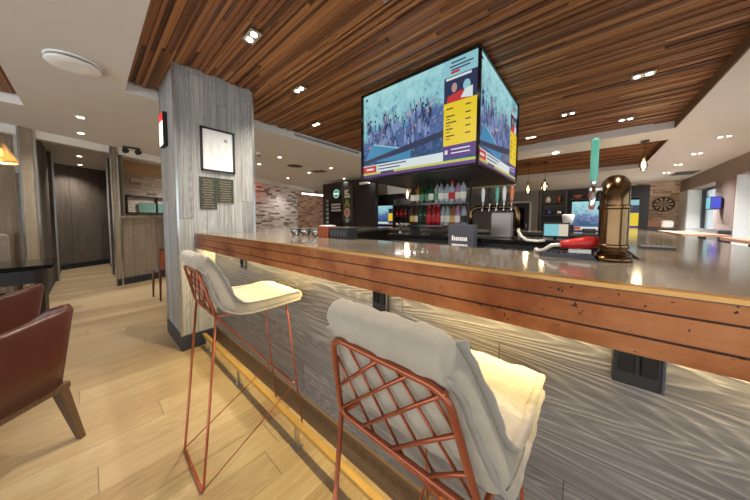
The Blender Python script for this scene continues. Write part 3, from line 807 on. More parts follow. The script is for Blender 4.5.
pendant(-3.24, 4.9, 1.95, ZT, False, 'bare bulb pendant seen below the video cube left end')
t = thing('pendant_lamp', 'amber glass pendant lamp hanging over the dark lounge table', 'pendant lamp', (-4.75, -.60, ZC))
MB().tube([(0, 0, 0), (0, 0, -.52)], .005, 6).build('cord', M['black'], t)
MB().lathe([(.03, -.6), (.035, -.52), (.015, -.5)], (0, 0, 0), 14).build('lamp_holder', M['gold'], t)
sh = MB().lathe([(.03, -.50), (.045, -.56), (.10, -.68), (.125, -.735), (.12, -.765), (.115, -.76), (.12, -.735), (.09, -.68), (.035, -.56)], (0, 0, 0), 24, cap=False).build('lamp_shade', M['amber'], t)
MB().lathe([(.012, -.6), (.03, -.64), (.03, -.68), (.008, -.70)], (0, 0, 0), 12).build('bulb', M['bulb'], t)
add_light('pendant_glow', 'POINT', (-4.75, -.60, 1.83), 8, (1, .72, .4), shadow_soft_size=.04)
t = thing('linear_light', 'thin white tube light hanging in front of the pink brick', 'tube light', (-8.5, 6.2, 2.3))
MB().tube([(0, -.72, 0), (0, .72, 0)], .022, 8).build('tube', M['lampwhite'], t)
MB().box(-.03, .03, -.75, .75, .02, .05).build('housing', M['white'], t)
for y in (-.6, .6): MB().tube([(0, y, .05), (0, y, ZC - 2.3)], .003, 5).build('hanger', M['steel'], t)
add_light('red_neon', 'POINT', (-9.3, 3.9, 2.5), 2.5, (1, .12, .08), shadow_soft_size=.1)

# ================================================================== BACK BAR
BX0, BX1, BY0, BY1, BZ = -1.95, -.1, 2.5, 3.15, 1.12
t = thing('back_bar_counter', 'dark service counter in the middle of the bar, below the video cube', 'counter', ((BX0 + BX1) / 2, 2.8, 0)); o = ((BX0 + BX1) / 2, 2.8, 0)
MB().box(BX0, BX1, BY0, BY1, BZ - .04, BZ).build('worktop', M['blackgloss'], t, o)
MB().box(BX0 + .02, BX1 - .02, BY0 + .03, BY1 - .03, 0, BZ - .04).build('carcass', M['black'], t, o)
for k in range(4): 
    x = BX0 + .06 + k * .44; MB().box(x, x + .4, BY0 + .012, BY0 + .03, .1, BZ - .08).build('door', M['darkgrey'], t, o)
t = thing('bottle_shelf', 'two-tier dark bottle shelf under the video cube', 'shelf', (-1.36, 2.85, BZ)); o = (-1.36, 2.85, BZ)
for z in (BZ + .115, BZ + .385): MB().box(-1.80, -1.06, 2.72, 2.98, z - .02, z).build('shelf_board', M['blackgloss'], t, o)
for x in (-1.79, -1.07): MB().box(x - .01, x + .01, 2.96, 2.98, BZ, 1.752).build('upright', M['black'], t, o)
for x in (-1.76, -1.1): MB().box(x - .02, x + .02, 2.75, 2.95, BZ, BZ + .095).build('foot', M['black'], t, o)
BM = {'green': plain('green_bottle_glass', (40, 84, 52), .1, 0, .1, 8, 0, Transmission_Weight=.35), 'clear': plain('pale_bottle_glass', (200, 208, 214), .08, 0, .05, 8, 0, Transmission_Weight=.5),
      'brown': plain('brown_bottle_glass', (70, 40, 22), .1, 0, .1, 8), 'amber': plain('amber_bottle_glass', (178, 112, 50), .1, 0, .1, 8, 0, Transmission_Weight=.3), 'red': plain('red_bottle_glass', (150, 26, 30), .15),
      'blue': plain('blue_bottle_glass', (44, 54, 130), .12), 'pink': plain('pink_bottle_glass', (206, 150, 190), .1, 0, .05, 8, 0, Transmission_Weight=.4)}
LM = {'w': plain('cream_paper', (232, 226, 212), .6), 'r': plain('red_paper', (196, 36, 40), .6), 'y': plain('yellow_paper', (214, 178, 80), .6), 'k': plain('black_paper', (40, 38, 40), .6), 'g': plain('green_paper', (90, 140, 96), .6)}
def bottle(col, lab, tall=True):
    t = thing('spirit_bottle', '', 'bottle')
    p = [(.033, 0), (.036, .01), (.036, .15), (.03, .175), (.014, .205), (.0125, .25)] if tall else [(.04, 0), (.043, .01), (.043, .12), (.036, .145), (.015, .165), (.0135, .205)]
    MB().lathe(p, (0, 0, 0), 14).build('glass', BM[col], t)
    H = p[-1][1]; r = p[1][0]
    MB().lathe([(.0145, H - .03), (.0145, H + .006)], (0, 0, 0), 12).build('cap', LM['k'] if lab != 'r' else LM['r'], t)
    MB().lathe([(r + .0008, .04), (r + .0008, .115 if tall else .095)], (0, 0, 0), 14, cap=False).build('paper_label', LM[lab], t)
    return t
protos = {}
def put_bottle(col, lab, tall, loc, label, group):
    k = (col, lab, tall)
    if k not in protos: protos[k] = o = bottle(*k); o.location = loc; o['label'] = label; o['group'] = group
    else: clone(protos[k], loc, label, R.uniform(0, 6), group)
names = {'green': 'dark green glass bottle', 'clear': 'clear glass spirit bottle', 'brown': 'dark brown glass bottle', 'amber': 'amber spirit bottle', 'red': 'red bottle', 'blue': 'deep blue bottle', 'pink': 'pale pink gin bottle'}
low = [('brown', 'y'), ('brown', 'w'), ('green', 'k'), ('green', 'k'), ('red', 'r'), ('red', 'r'), ('red', 'r'), ('clear', 'w'), ('clear', 'w'), ('amber', 'y'), ('pink', 'w'), ('clear', 'k')]
for k, (c, l) in enumerate(low):
    put_bottle(c, l, True, (-1.755 + k * .0605, 2.78 + .02 * (k % 2), BZ + .115), '%s with %s label on the lower bottle shelf under the video cube' % (names[c], {'w': 'pale', 'y': 'yellow', 'k': 'black', 'r': 'red', 'g': 'green'}[l]), 'bottles on the lower shelf')
upr = [('brown', 'w'), ('amber', 'w'), ('green', 'g'), ('green', 'g'), ('green', 'w'), ('clear', 'g'), ('clear', 'w'), ('clear', 'w'), ('clear', 'r'), ('pink', 'w'), ('clear', 'w')]
for k, (c, l) in enumerate(upr):
    put_bottle(c, l, True, (-1.755 + k * .066, 2.79 + .02 * (k % 2), BZ + .385), '%s with %s label on the upper bottle shelf under the video cube' % (names[c], {'w': 'pale', 'y': 'yellow', 'k': 'black', 'r': 'red', 'g': 'green'}[l]), 'bottles on the upper shelf')
t = thing('counter_sign', 'dark box with white lettering standing below the bottle shelf', 'sign box', (-.93, 2.38, 1.0))
MB().box(-.125, .125, -.05, .05, 0, .255).bevel(.005).build('box', M['darkgrey'], t)
m = MB(); x = -.085
for w, h in ((.014, .05), (.012, .036), (.014, .036), (.012, .036), (.013, .036), (.014, .036), (.013, .036), (.014, .036)):
    m.box(x, x + w, -.0525, -.0495, .10, .10 + h); x += w + .006
x = -.085
for k in range(10): m.box(x, x + .011, -.0525, -.0495, .05, .068); x += .016
m.build('lettering', M['white'], t)
MB().box(-.1, .1, -.045, .045, -.04, 0).build('foot', M['black'], t)
t = thing('service_shelf', 'stainless service shelf behind the bar in front of the taps', 'shelf', (-1.0, 2.3, 0))
MB().box(-.75, .75, -.18, .16, .97, .985).build('shelf_board', M['steel'], t)
MB().box(-.73, .73, -.14, .14, 0, .97).build('cabinet', M['darkgrey'], t)
# tap arch
t = thing('beer_tap_rail', 'arched copper pipe tap rail with row of beer tap handles', 'beer taps', (-.775, 2.8, BZ))
zt = 1.435 - BZ; xa, xb = -.23, .23
path = [(xa, 0, 0)] + arc_corner((xa, 0, 0), (xa, 0, zt), (xb, 0, zt), .09) + arc_corner((xa, 0, zt), (xb, 0, zt), (xb, 0, 0), .09) + [(xb, 0, 0)]
MB().tube(path, .024, 12).build('pipe', M['gold'], t)
for x in (xa, xb): MB().lathe([(.05, 0), (.05, .012), (.03, .02)], (x, 0, 0), 16).build('flange', M['gold'], t)
MB().box(-.02, .17, .01, .12, .0, .26).bevel(.006).build('cooler_box', plain('dull_steel', (150, 142, 134), .4, .8), t)
hm = [('white', M['white']), ('black', M['black']), ('teal', M['teal']), ('white', M['white']), ('orange', plain('orange_handle', (226, 130, 80), .4))]
for k, (n_, mm) in enumerate(hm):
    x = -.085 + k * .068
    f = MB().tube([(x, -.02, zt), (x, -.075, zt - .01), (x, -.085, zt - .05)], .009, 8).tube([(x, -.06, zt), (x, -.06, zt + .05)], .007, 8).build('faucet', M['chrome'], t)
    MB().lathe([(.008, 0), (.014, .03), (.02, .11), (.014, .15), (.004, .16)], (x, -.06, zt + .045), 10).build('tap_handle', mm, f)
# point-of-sale screen
t = thing('till_screen', 'small black till touchscreen on the service counter', 'till', (-.215, 2.62, BZ), .1)
MB().box(-.09, .09, -.06, .06, 0, .015).bevel(.004).build('foot', M['black'], t)
MB().tube([(0, .02, .01), (0, .0, .06)], .014, 8).build('neck', M['black'], t)
MB().box(-.095, .095, -.01, .012, .035, .16).bevel(.004).build('housing', M['black'], t)
m = MB().box(-.083, .02, -.0125, -.0095, .048, .148); m.i = 1; m.box(.02, .083, -.0125, -.0095, .048, .148)
m.build('display', [emit('till_blue', (130, 206, 216), .5), emit('till_cream', (226, 214, 190), .5)], t)
# brass font on the bar
FX, FY = .066, 1.245
t = thing('beer_font', 'tall curved antique brass beer font with long teal handle', 'beer font', (FX, FY, 1.155))
zt = 1.465 - 1.155
pth = [(.0, 0, 0), (0, 0, .05), (0, 0, zt - .1)] + [(-.0 + .062 * (1 - math.cos(a)), .045 * (1 - math.cos(a)), zt - .1 + .066 * math.sin(a)) for a in [k * PI / 10 for k in range(1, 11)]] + [(.124, .09, .03), (.124, .09, 0)]
pth = [(x * .06, y * 1.25, z) for x, y, z in pth]
MB().tube(pth, .041, 20).build('column_pipe', M['gold'], t)
MB().lathe([(.055, 0), (.055, .012), (.044, .02)], (0, 0, 0), 24).lathe([(.055, 0), (.055, .012), (.044, .02)], (.0075, .1125, 0), 24).build('flange', M['gold'], t)
for z in (.045, .185): MB().lathe([(.044, z), (.0455, z + .004), (.0455, z + .012), (.044, z + .016)], (0, 0, 0), 24).build('ring', M['gold'], t)
fc = MB().tube([(-.03, -.01, zt - .05), (-.06, -.03, zt - .052)], .012, 10).tube([(-.06, -.03, zt - .04), (-.06, -.03, zt - .085), (-.063, -.05, zt - .12)], [.013, .011, .008], 10).tube([(-.06, -.03, zt - .05), (-.06, -.03, zt + .0)], .008, 8).build('faucet', M['chrome'], t)
MB().lathe([(.006, 0), (.008, .008), (.0115, .02), (.0115, .15), (.010, .16), (.004, .163)], (-.06, -.03, zt - .03), 10).build('tap_handle', M['teal'], fc)
# drip tray, cloth, hose
t = thing('drip_tray', 'low dark drip tray on the bar beside the brass font', 'tray', (-.05, 1.262, 1.155))
m = MB().box(-.10, .075, -.06, .06, 0, .006).box(-.10, .075, -.06, -.054, .006, .016).box(-.10, .075, .054, .06, .006, .016).box(-.10, -.094, -.06, .06, .006, .016).box(.069, .075, -.06, .06, .006, .016)
m.build('tray', M['darkgrey'], t)
m = MB()
for k in range(9): m.box(-.09 + k * .018, -.083 + k * .018, -.053, .053, .012, .015)
m.build('grille', M['black'], t)
t = thing('soda_gun', 'red and white drinks gun with white hose lying on the tray', 'drinks dispenser', (-.03, 1.265, 1.171))
MB().tube([(-.055, -.01, .03), (-.02, 0, .036), (.03, .01, .044), (.062, .015, .045)], [.016, .02, .024, .02], 12).build('grip', M['red'], t)
MB().tube([(.062, .015, .045), (.078, .018, .047)], [.02, .012], 12).build('nozzle', M['white'], t)
MB().box(-.03, .04, -.02, .03, 0, .016).bevel(.004).build('holder', M['white'], t)
MB().tube([(-.055, -.01, .03), (-.085, -.015, .026), (-.11, -.01, .004), (-.135, .03, -.004), (-.15, .07, -.002), (-.155, .092, -.02), (-.155, .096, -.10)], .008, 8).build('hose', M['hose'], t)
t = tag(MB().tube([(-.47, 2.46, 1.21), (-.44, 2.45, 1.16), (-.40, 2.44, 1.132), (-.33, 2.44, 1.128), (-.28, 2.5, 1.13)], .011, 8).tube([(-.47, 2.46, 1.21), (-.475, 2.52, 1.22), (-.48, 2.56, 1.125)], .011, 8).build('beer_hose', M['hose']), 'pale curved hose on the service counter left of the till', 'hose')
t = thing('swan_neck_faucet', 'chrome swan neck faucet behind the bar, left of the bottles', 'faucet', (-2.02, 2.72, BZ - .005))
t.location = (-1.86, 2.66, BZ)
MB().tube([(0, 0, 0), (0, 0, .10), (0, -.02, .13), (0, -.06, .135), (0, -.075, .11)], .01, 10).build('spout', M['chrome'], t)
MB().lathe([(.026, 0), (.024, .015), (.014, .03)], (0, 0, 0), 16).build('base', M['chrome'], t); MB().box(.01, .05, -.008, .008, .03, .042).build('lever', M['chrome'], t)
# glassware on the bar
def tumbler():
    t = thing('glass_tumbler', '', 'glass')
    MB().lathe([(.026, 0), (.032, .003), (.044, .03), (.047, .06), (.044, .062), (.041, .032), (.03, .008), (.002, .006)], (0, 0, 0), 20, cap=False).build('bowl', M['clear'], t)
    MB().lathe([(.0445, .060), (.0475, .0605), (.0475, .064), (.0445, .0645)], (0, 0, 0), 20, cap=False).build('rim', M['chrome'], t)
    return t
p = tumbler(); first = True
for x, y, lb in ((-2.0, 1.22, 'leftmost of three clear glasses on the far end of the bar'), (-1.90, 1.255, 'middle of three clear glasses on the far end of the bar'), (-1.74, 1.26, 'rightmost of three clear glasses on the far end of the bar')):
    if first: p.location = (x, y, 1.155); p['label'] = lb; p['group'] = 'glasses on the bar end'; first = False
    else: clone(p, (x, y, 1.155), lb, 0, 'glasses on the bar end')
# far counter front in rusty copper + dark sign blocks
t = thing('napkin_box', 'small rusty copper napkin box on the bar right of the three glasses', 'napkin box', (-1.60, 1.265, 1.155))
MB().box(-.065, .065, -.05, .05, 0, .09).bevel(.004).build('case', M['rust'], t); MB().box(-.05, .05, -.04, .04, .09, .098).build('napkins', M['white'], t)
t = thing('bar_caddy', 'black bar caddy beside the copper napkin box on the bar', 'caddy', (-1.42, 1.27, 1.155))
MB().box(-.105, .105, -.05, .05, 0, .085).bevel(.004).build('case', M['black'], t)
for k in range(5): MB().box(-.085 + k * .036, -.065 + k * .036, -.052, -.049, .02, .06).build('divider', M['darkgrey'], t)

# ================================================================== SIGN WALL AND BACK SHELVES
def disc(c, r, n=24): return [(c[0] + r * math.cos(2 * PI * k / n), c[1] + r * math.sin(2 * PI * k / n)) for k in range(n)]
def flat(m, pts, y0, y1, mi):
    m.i = mi; m.hexa([(x, y1, z) for x, z in pts], [(x, y0, z) for x, z in pts])
t = thing('round_sign', 'round pale green lit emblem sign high on the black wall', 'sign', (-6.55, 5.597, 2.17))
m = MB(); flat(m, disc((0, 0), .17), -.05, 0, 0); m.build('case', M['black'], t)
m = MB(); flat(m, disc((0, 0), .15), -.054, -.05, 0); flat(m, disc((0, 0), .11), -.056, -.054, 1); flat(m, [(-.12, -.03), (.12, -.03), (.12, .03), (-.12, .03)], -.058, -.056, 2)
m.build('emblem', [emit('emblem_mint', (150, 214, 190), .6), emit('emblem_teal', (60, 130, 120), .5), emit('emblem_pale', (206, 232, 220), .7)], t)
t = thing('letter_board', 'black board with three lines of white lettering on the black wall', 'sign', (-6.58, 5.597, 1.0))
MB().box(-.32, .32, -.03, 0, 0, .92).build('board', M['blackgloss'], t)
m = MB()
for k, z in enumerate((.78, .68, .58)):
    x = -.25
    while x < .22:
        w = R.uniform(.03, .055); m.box(x, x + w, -.034, -.03, z, z + .06); x += w + .015
m.build('lettering', plain('chalk_white', (206, 204, 206), .7), t)
t = thing('banner_sign', 'tall dark banner with white, green and pink emblems on the black wall', 'sign', (-6.03, 5.597, 1.25))
MB().box(-.26, .26, -.03, 0, 0, 1.12).build('board', plain('dark_olive', (58, 54, 44), .6), t)
m = MB()
flat(m, [(-.12, .86), (.10, .86), (.10, .9), (-.02, .92), (.10, 1.02), (-.12, 1.02)], -.034, -.03, 0); flat(m, [(-.13, .76), (.14, .76), (.14, .84), (-.13, .84)], -.034, -.03, 0)
flat(m, [(-.15, .46), (-.06, .46), (0, .56), (.06, .46), (.15, .46), (.04, .70), (-.04, .70)], -.034, -.03, 1)
flat(m, [(p * .14, .28 + q * .16) for p, q in [(math.cos(2 * PI * k / 20), math.sin(2 * PI * k / 20)) for k in range(20)]], -.034, -.03, 2)
flat(m, disc((0, .28), .08), -.036, -.034, 3); flat(m, disc((0, .03), .09), -.034, -.03, 4)
m.build('emblem', [plain('emblem_cream', (206, 204, 190), .7), plain('emblem_green', (132, 150, 76), .7), plain('emblem_pink', (196, 150, 136), .7), plain('emblem_rose', (176, 112, 104), .7), plain('emblem_grey', (130, 140, 142), .7)], t)
t = thing('side_sign', 'narrow strip sign with pale green marks at the black wall edge', 'sign', (-7.05, 5.597, 1.1))
MB().box(-.09, .09, -.03, 0, 0, .95).build('board', M['black'], t)
m = MB()
for k in range(6): m.box(-.06, .06, -.034, -.03, .06 + k * .15, .14 + k * .15)
m.build('lettering', plain('pale_green_ink', (140, 160, 140), .7), t)
t = thing('wall_lamp', 'small white lamp fitting at the top of the black wall', 'wall lamp', (-5.25, 5.6, 2.38)); MB().box(-.2, .2, -.06, 0, 0, .07).bevel(.01).build('shade', M['white'], t); MB().box(-.03, .03, -.03, 0, .07, .11).build('bracket', M['black'], t)
t = thing('lit_shelf', 'dark display shelf with lit bottles, left below the video cube', 'shelf', (-3.85, 6.1, 0))
for z in (1.12, 1.40, 1.72): MB().box(-.62, .62, -.1, .15, z - .025, z).build('shelf_board', M['black'], t)
for x in (-.61, .61): MB().box(x - .015, x + .015, -.1, .15, 0, 1.9).build('upright', M['black'], t)
MB().box(-.6, .6, -.08, .15, 0, 1.09).build('cabinet', M['black'], t)
add_light('shelf_light', 'AREA', (-3.85, 6.02, 1.98), 5, (1, .9, .8), (math.radians(0), 0, 0), shape='RECTANGLE', size=1.1, size_y=.05)
for k, (c, l) in enumerate([('red', 'r'), ('red', 'r'), ('red', 'r'), ('blue', 'k'), ('blue', 'k'), ('blue', 'k'), ('blue', 'w'), ('clear', 'w')]):
    put_bottle(c, l, False, (-4.38 + k * .15, 6.08, 1.40), '%s with %s label on the lit display shelf by the wall television' % (names[c], {'w': 'pale', 'k': 'black', 'r': 'red'}[l]), 'bottles on the lit display shelf')
def cup():
    t = thing('white_cup', 'white cup in the row on the lowest display shelf', 'cup', (0, 0, 0), 0, 'white cups in a row on the display shelf')
    MB().lathe([(.035, 0), (.055, .02), (.06, .085), (.056, .085), (.05, .02), (.002, .012)], (0, 0, 0), 16, cap=False).build('bowl', M['white'], t)
    MB().tube([(.057, 0, .07), (.085, 0, .065), (.085, 0, .03), (.055, 0, .025)], .006, 6).build('handle', M['white'], t)
    return t
p = cup()
for k in range(7):
    loc = (-4.36 + k * .16, 6.08, 1.12)
    if k == 0: p.location = loc
    else: clone(p, loc)
# media wall niches left and above the big television
t = thing('wall_shelf', 'dark niche shelf left of the far television with ornaments', 'shelf', (-.78, 8.62, 1.0))
for z in (.1, .45, .8, 1.08): MB().box(-.28, .28, -.16, .0, z - .02, z).build('shelf_board', M['darkgrey'], t)
for x in (-.29, .29): MB().box(x - .015, x + .015, -.16, 0, 0, 1.1).build('upright', M['darkgrey'], t)
def ornament(x, z, mat, name, label, prof):
    o = MB().lathe(prof, (0, 0, 0), 14).build(name, mat); o.location = (x, 8.54, z); tag(o, label, name.split('_')[-1])
ornament(-.9, 1.80, M['seatwhite'], 'pale_vase', 'pale vase on the niche shelf, top row', [(.04, 0), (.07, .06), (.04, .14), (.03, .17)])
ornament(-.66, 1.80, M['rust'], 'copper_jug', 'copper jug on the niche shelf, top row', [(.05, 0), (.06, .08), (.045, .15), (.05, .17)])
ornament(-.88, 1.45, BM['blue'], 'blue_jar', 'blue jar on the niche shelf, middle row', [(.07, 0), (.08, .1), (.05, .16), (.05, .18)])
ornament(-.64, 1.45, M['chrome'], 'silver_pot', 'silver pot on the niche shelf, middle row', [(.06, 0), (.07, .09), (.05, .14), (.02, .16)])
ornament(-.8, 1.10, M['teal'], 'teal_bowl', 'teal bowl on the niche shelf, bottom row', [(.05, 0), (.1, .06), (.11, .1), (.09, .1)])
t = thing('wall_shelf', 'thin dark shelf above the far television with small ornaments', 'shelf', (.2, 8.62, 1.86)); MB().box(-.62, .7, -.14, .02, 0, .02).build('shelf_board', M['darkgrey'], t); MB().box(-.5, -.46, -.1, .02, -.03, 0).build('bracket', M['black'], t)
ornament(-.26, 1.88, M['tan'], 'tan_bowl', 'tan bowl on the thin shelf above the far television', [(.04, 0), (.09, .05), (.1, .09), (.08, .09)])
ornament(-.02, 1.88, M['red'], 'red_tin', 'red tin on the thin shelf above the far television', [(.05, 0), (.055, .01), (.055, .12), (.05, .13)])
ornament(.24, 1.88, M['white'], 'white_jug', 'white jug on the thin shelf above the far television', [(.05, 0), (.07, .08), (.045, .16), (.05, .18)])
t = thing('coffee_machine', 'white hopper coffee grinder in front of the far television', 'coffee grinder', (-.17, 4.0, 1.155)); t.location = (-.2, 3.85, 1.155)
MB().box(-.06, .06, -.08, .08, 0, .09).bevel(.006).build('base', M['black'], t)
MB().lathe([(.03, .09), (.05, .12), (.062, .21), (.05, .22)], (0, 0, 0), 16).build('hopper', M['white'], t)
t = thing('card_reader', 'small black card machine beside the coffee grinder', 'card machine', (.0, 3.85, 1.155)); MB().box(-.06, .06, -.04, .04, 0, .05).bevel(.005).build('body', M['black'], t); MB().box(-.045, .045, -.042, -.039, .02, .04).build('display', M['darkgrey'], t)
t = thing('bar_mat', 'flat black rubber mat on the bar right of the brass font', 'bar mat', (.27, 1.95, 1.155))
MB().box(-.06, .06, -.06, .06, 0, .008).build('base', M['black'], t)
MB().box(-.055, .055, -.055, .055, .008, .012).build('rim', M['darkgrey'], t)

# ================================================================== RIGHT SIDE: dartboard, benches, high table
t = thing('dartboard', 'round dartboard with dark surround on the brown brick wall', 'dartboard', (1.94, 13.25, 1.88))
m = MB(); flat(m, disc((0, 0), .265, 40), -.05, 0, 0); m.build('surround', M['black'], t)
m = MB()
for k in range(20):
    a0, a1 = 2 * PI * (k - .5) / 20, 2 * PI * (k + .5) / 20
    for r0, r1, mi in ((.02, .13, k % 2), (.13, .145, 2 + k % 2), (.145, .22, k % 2), (.22, .24, 2 + k % 2)):
        m.face([(r * math.sin(a), -.053, r * math.cos(a)) for r, a in ((r0, a0), (r1, a0), (r1, a1), (r0, a1))], mi)
m.build('playing_face', [plain('dart_black', (34, 32, 30), .8), plain('dart_cream', (216, 204, 170), .8), plain('dart_red', (170, 40, 36), .8), plain('dart_green', (50, 110, 66), .8)], t)
m = MB(); flat(m, disc((0, 0), .02, 12), -.056, -.05, 0); m.build('bullseye', M['red'], t)
t = thing('high_table', 'long pale wood high table by the windows beside the bar', 'table', (1.25, 3.3, 0))
MB().box(.0, .45, -2.0, 1.9, 1.06, 1.10).bevel(.004).build('table_top', M['table_wood'], t)
for y in (-1.85, 0, 1.75): MB().box(.18, .26, y - .04, y + .04, 0, 1.06).build('leg', M['black'], t)
t = thing('high_table', 'pale wood high table farther along the windows', 'table', (1.55, 8.3, 0))
MB().box(-.25, .3, -1.1, 1.1, 1.02, 1.06).bevel(.004).build('table_top', M['table_wood'], t)
for y in (-.95, .95): MB().box(-.02, .06, y - .04, y + .04, 0, 1.02).build('leg', M['black'], t)
t = thing('bench_seat', 'long black upholstered bench back along the window wall', 'bench', (2.02, 9.4, 0))
MB().box(-.05, .12, -1.1, 1.1, .75, 1.12).bevel(.03, 3).build('backrest', M['seatblack'], t); MB().box(-.4, -.05, -1.1, 1.1, .62, .75).bevel(.02).build('seat', M['seatblack'], t); MB().box(-.38, .1, -1.08, 1.08, 0, .62).build('base', M['black'], t)
t = thing('bench_seat', 'black bench in front of the brown brick wall below the dartboard', 'bench', (1.7, 12.3, 0))
MB().box(-.45, .45, .0, .15, .7, 1.05).bevel(.03, 3).build('backrest', M['seatblack'], t); MB().box(-.45, .45, -.4, 0, .55, .7).bevel(.02).build('seat', M['seatblack'], t); MB().box(-.43, .43, -.38, .13, 0, .55).build('base', M['black'], t)
def cushion(name, label, loc, s, mat):
    m = MB(); bmesh.ops.create_icosphere(m.b, subdivisions=3, radius=1)
    for v in m.b.verts:
        v.co = Vector([math.copysign(abs(c) ** .6, c) * k for c, k in zip(v.co, s)])
    m.smooth(); o = m.build(name, mat); o.location = loc; tag(o, label, 'cushion', 'scatter cushions below the dartboard')
cushion('scatter_cushion', 'brown cushion on top of the bench below the dartboard', (1.55, 12.36, 1.2), (.26, .1, .14), M['seatbrown'])
cushion('scatter_cushion', 'white cushion beside the brown one on the bench', (1.92, 12.36, 1.19), (.14, .09, .13), M['seatwhite'])
t = thing('hanging_monitor', 'small blue lit monitor projecting from the window pier', 'monitor', (2.17, 9.6, 1.55))
MB().box(-.06, .10, -.15, .15, .02, .32).bevel(.01).build('housing', plain('indigo_plastic', (54, 58, 110), .4), t)
MB().box(-.064, -.058, -.13, .13, .04, .30).build('screen', emit('monitor_teal', (110, 190, 200), .7), t); MB().box(-.05, .08, -.154, -.148, .04, .30).build('screen', emit('monitor_blue', (70, 80, 200), .7), t)
MB().box(.09, .15, -.03, .03, .12, .2).build('bracket', M['black'], t)

# ================================================================== LEFT LOUNGE
def make_tub(label, loc, rz):
    """armchair facing local +y"""
    t = thing('armchair', label, 'armchair', loc, rz, 'maroon leather armchairs in the lounge')
    m = MB(); N = 29; prev = None; hw, dp = .29, .46; th = .045
    path = []
    for k in range(N):
        s = -1 + 2 * k / (N - 1)
        # U in plan: arms at +-hw going to +y, back at y=-.25
        a = abs(s)
        if a < .42: x = s / .42 * (hw - .09); y = -.25
        elif a < .62:
            q = (a - .42) / .2 * PI / 2; x = math.copysign(hw - .09 + .09 * math.sin(q), s); y = -.25 + .09 * (1 - math.cos(q))
        else: x = math.copysign(hw, s); y = -.16 + (a - .62) / .38 * .34
        z = .80 - .035 * (1 - min(1, a / .5)) if a < .62 else .80 - .20 * ((a - .62) / .38) ** .8
        path.append((x, y, z, s))
    for k in range(N):
        x, y, z, s = path[k]
        a, b = path[max(0, k - 1)], path[min(N - 1, k + 1)]
        d = Vector((b[0] - a[0], b[1] - a[1])).normalized(); n = Vector((-d.y, d.x))  # points inwards
        lean = .06 if abs(s) < .62 else .03
        P = []
        for hh, off in ((.36, 0), (.5, 0), (z - .02, 0), (z, .012), (z, th - .012), (z - .02, th), (.5, th), (.36, th)):
            l = -(hh - .36) / .44 * lean
            P.append((x + n.x * (off + l), y + n.y * (off + l), hh))
        ring = [m.b.verts.new(p) for p in P]
        if prev:
            for j in range(8): m.b.faces.new((prev[j], prev[(j + 1) % 8], ring[(j + 1) % 8], ring[j]))
        else: m.b.faces.new(ring[::-1])
        prev = ring
    m.b.faces.new(prev); m.smooth(); m.build('shell', M['leather'], t)
    MB().box(-.235, .235, -.2, .24, .36, .47).bevel(.03, 3).build('seat_cushion', M['leather'], t)
    MB().box(-.285, .285, -.245, .21, .325, .362).bevel(.006).build('seat_frame', M['walnut'], t)
    for sx, sy in ((-1, -1), (1, -1), (1, 1), (-1, 1)):
        a = Vector((sx * .25, sy * .20 - .015, .345)); b = Vector((sx * .30, sy * .25 - .015, 0.0))
        lm = MB(); ax = Vector((.022, 0, 0)); ay = Vector((0, .022, 0))
        q = lambda c, k: [tuple(c + ax * (i * k) + ay * (j * k)) for i, j in ((-1, -1), (1, -1), (1, 1), (-1, 1))]
        lm.hexa(q(b, .62), q(a, 1.1)); lm.build('leg', M['walnut'], t)
    return t
ang = math.atan2(.62, -.78) + PI / 2     # facing away to the left
def face(dx, dy): return math.atan2(dy, dx) - PI / 2
ch = make_tub('nearest maroon leather armchair with wooden legs at the left edge', (-2.22, -.475, 0), face(-.72, -.69))
clone(ch, (-3.13, -.64, 0), 'second maroon leather armchair, tucked behind the nearest one', face(-.80, -.60))
t = thing('lounge_table', 'black gloss lounge table with slanted slab legs', 'table', (-5.0, -.95, 0))
MB().box(-.48, .27, -.9, .65, .715, .76).bevel(.004).build('table_top', M['blackgloss'], t)
for s, y in ((1, .55), (-1, -.8)):
    MB().hexa([(-.2, y - .03, 0.02), (.08, y - .03, 0.02), (.08, y + .03, 0.02), (-.2, y + .03, .02)], [(-.3, y - .03, .715), (.26, y - .03, .715), (.26, y + .03, .715), (-.3, y + .03, .715)]).build('leg', M['black'], t)
    MB().box(-.25, .06, y - .035, y + .035, 0, .022).build('foot', M['steel'], t)
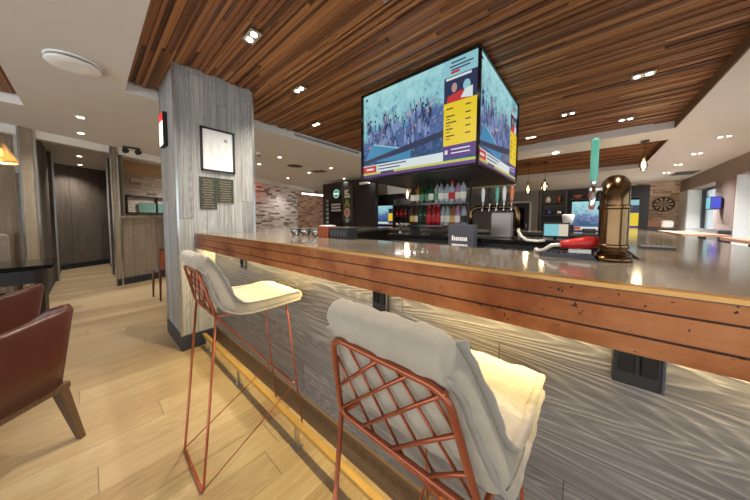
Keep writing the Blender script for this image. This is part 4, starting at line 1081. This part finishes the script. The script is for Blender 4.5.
MB().box(-.3, .2, -.78, .52, .55, .70).build('under_panel', M['black'], t)
t = thing('banquette_sofa', 'grey channelled banquette sofa against the lounge wall', 'sofa', (*(Vector(L(-1.35, .21)) + Vector((.919, .395)) * .43), 0), math.atan2(U.y, U.x) - PI / 2)
m = MB()
for k in range(7): m.tube([(-.33, -1.0, .52 + k * .095), (-.33, 1.08, .52 + k * .095)], .052, 10)
m.build('backrest', M['sofa'], t)
MB().box(-.3, .28, -1.0, 1.05, .3, .47).bevel(.03, 3).build('seat', M['sofa'], t); MB().box(-.36, .24, -1.0, 1.05, 0, .3).build('base', M['black'], t)
MB().box(-.40, -.02, 1.06, 1.2, .12, 1.08).bevel(.04, 3).build('end_panel', M['sofa'], t)
# dining chair behind the column
t = thing('dining_chair', 'tan leather dining chair with brown wood legs behind the column', 'chair', (-5.28, .88, 0), .1)
MB().box(-.2, .2, -.2, .2, .44, .49).bevel(.015, 2).build('seat', M['seatblack'], t)
MB().box(.17, .2, -.2, .2, .50, .80).bevel(.01, 2).build('backrest', M['tan'], t)
for sx, sy in ((1, -1), (1, 1), (-1, -1), (-1, 1)):
    MB().tube([(sx * .19, sy * .20, .0), (sx * .18, sy * .19, .46)] + ([(.19, sy * .2, .84)] if sx > 0 else []), [.012, .019] + ([.016] if sx > 0 else []), 8).build('leg', M['chairwood'], t)
MB().box(.165, .2, -.21, .21, .80, .835).bevel(.006).build('top_rail', M['chairwood'], t)
# window on the pass-through brick
t = thing('serving_window', 'black framed serving window with teal panes on the pale brick', 'window frame', (*L(1.95, 1.20), 1.42), math.atan2(U.y, U.x))
m = MB()
for x0, x1, z0, z1 in ((-.5, .9, 0, .03), (-.5, .9, .40, .43), (-.5, -.47, 0, .43), (.12, .15, 0, .43), (.87, .9, 0, .43)): m.box(x0, x1, -.03, .03, z0, z1)
m.build('frame', M['black'], t)
for a, b in ((-.25, .12), (.15, .87)):
    MB().box(a, b, -.006, .006, .03, .27).build('pane', plain('teal_pane', (116, 150, 140), .1), t)
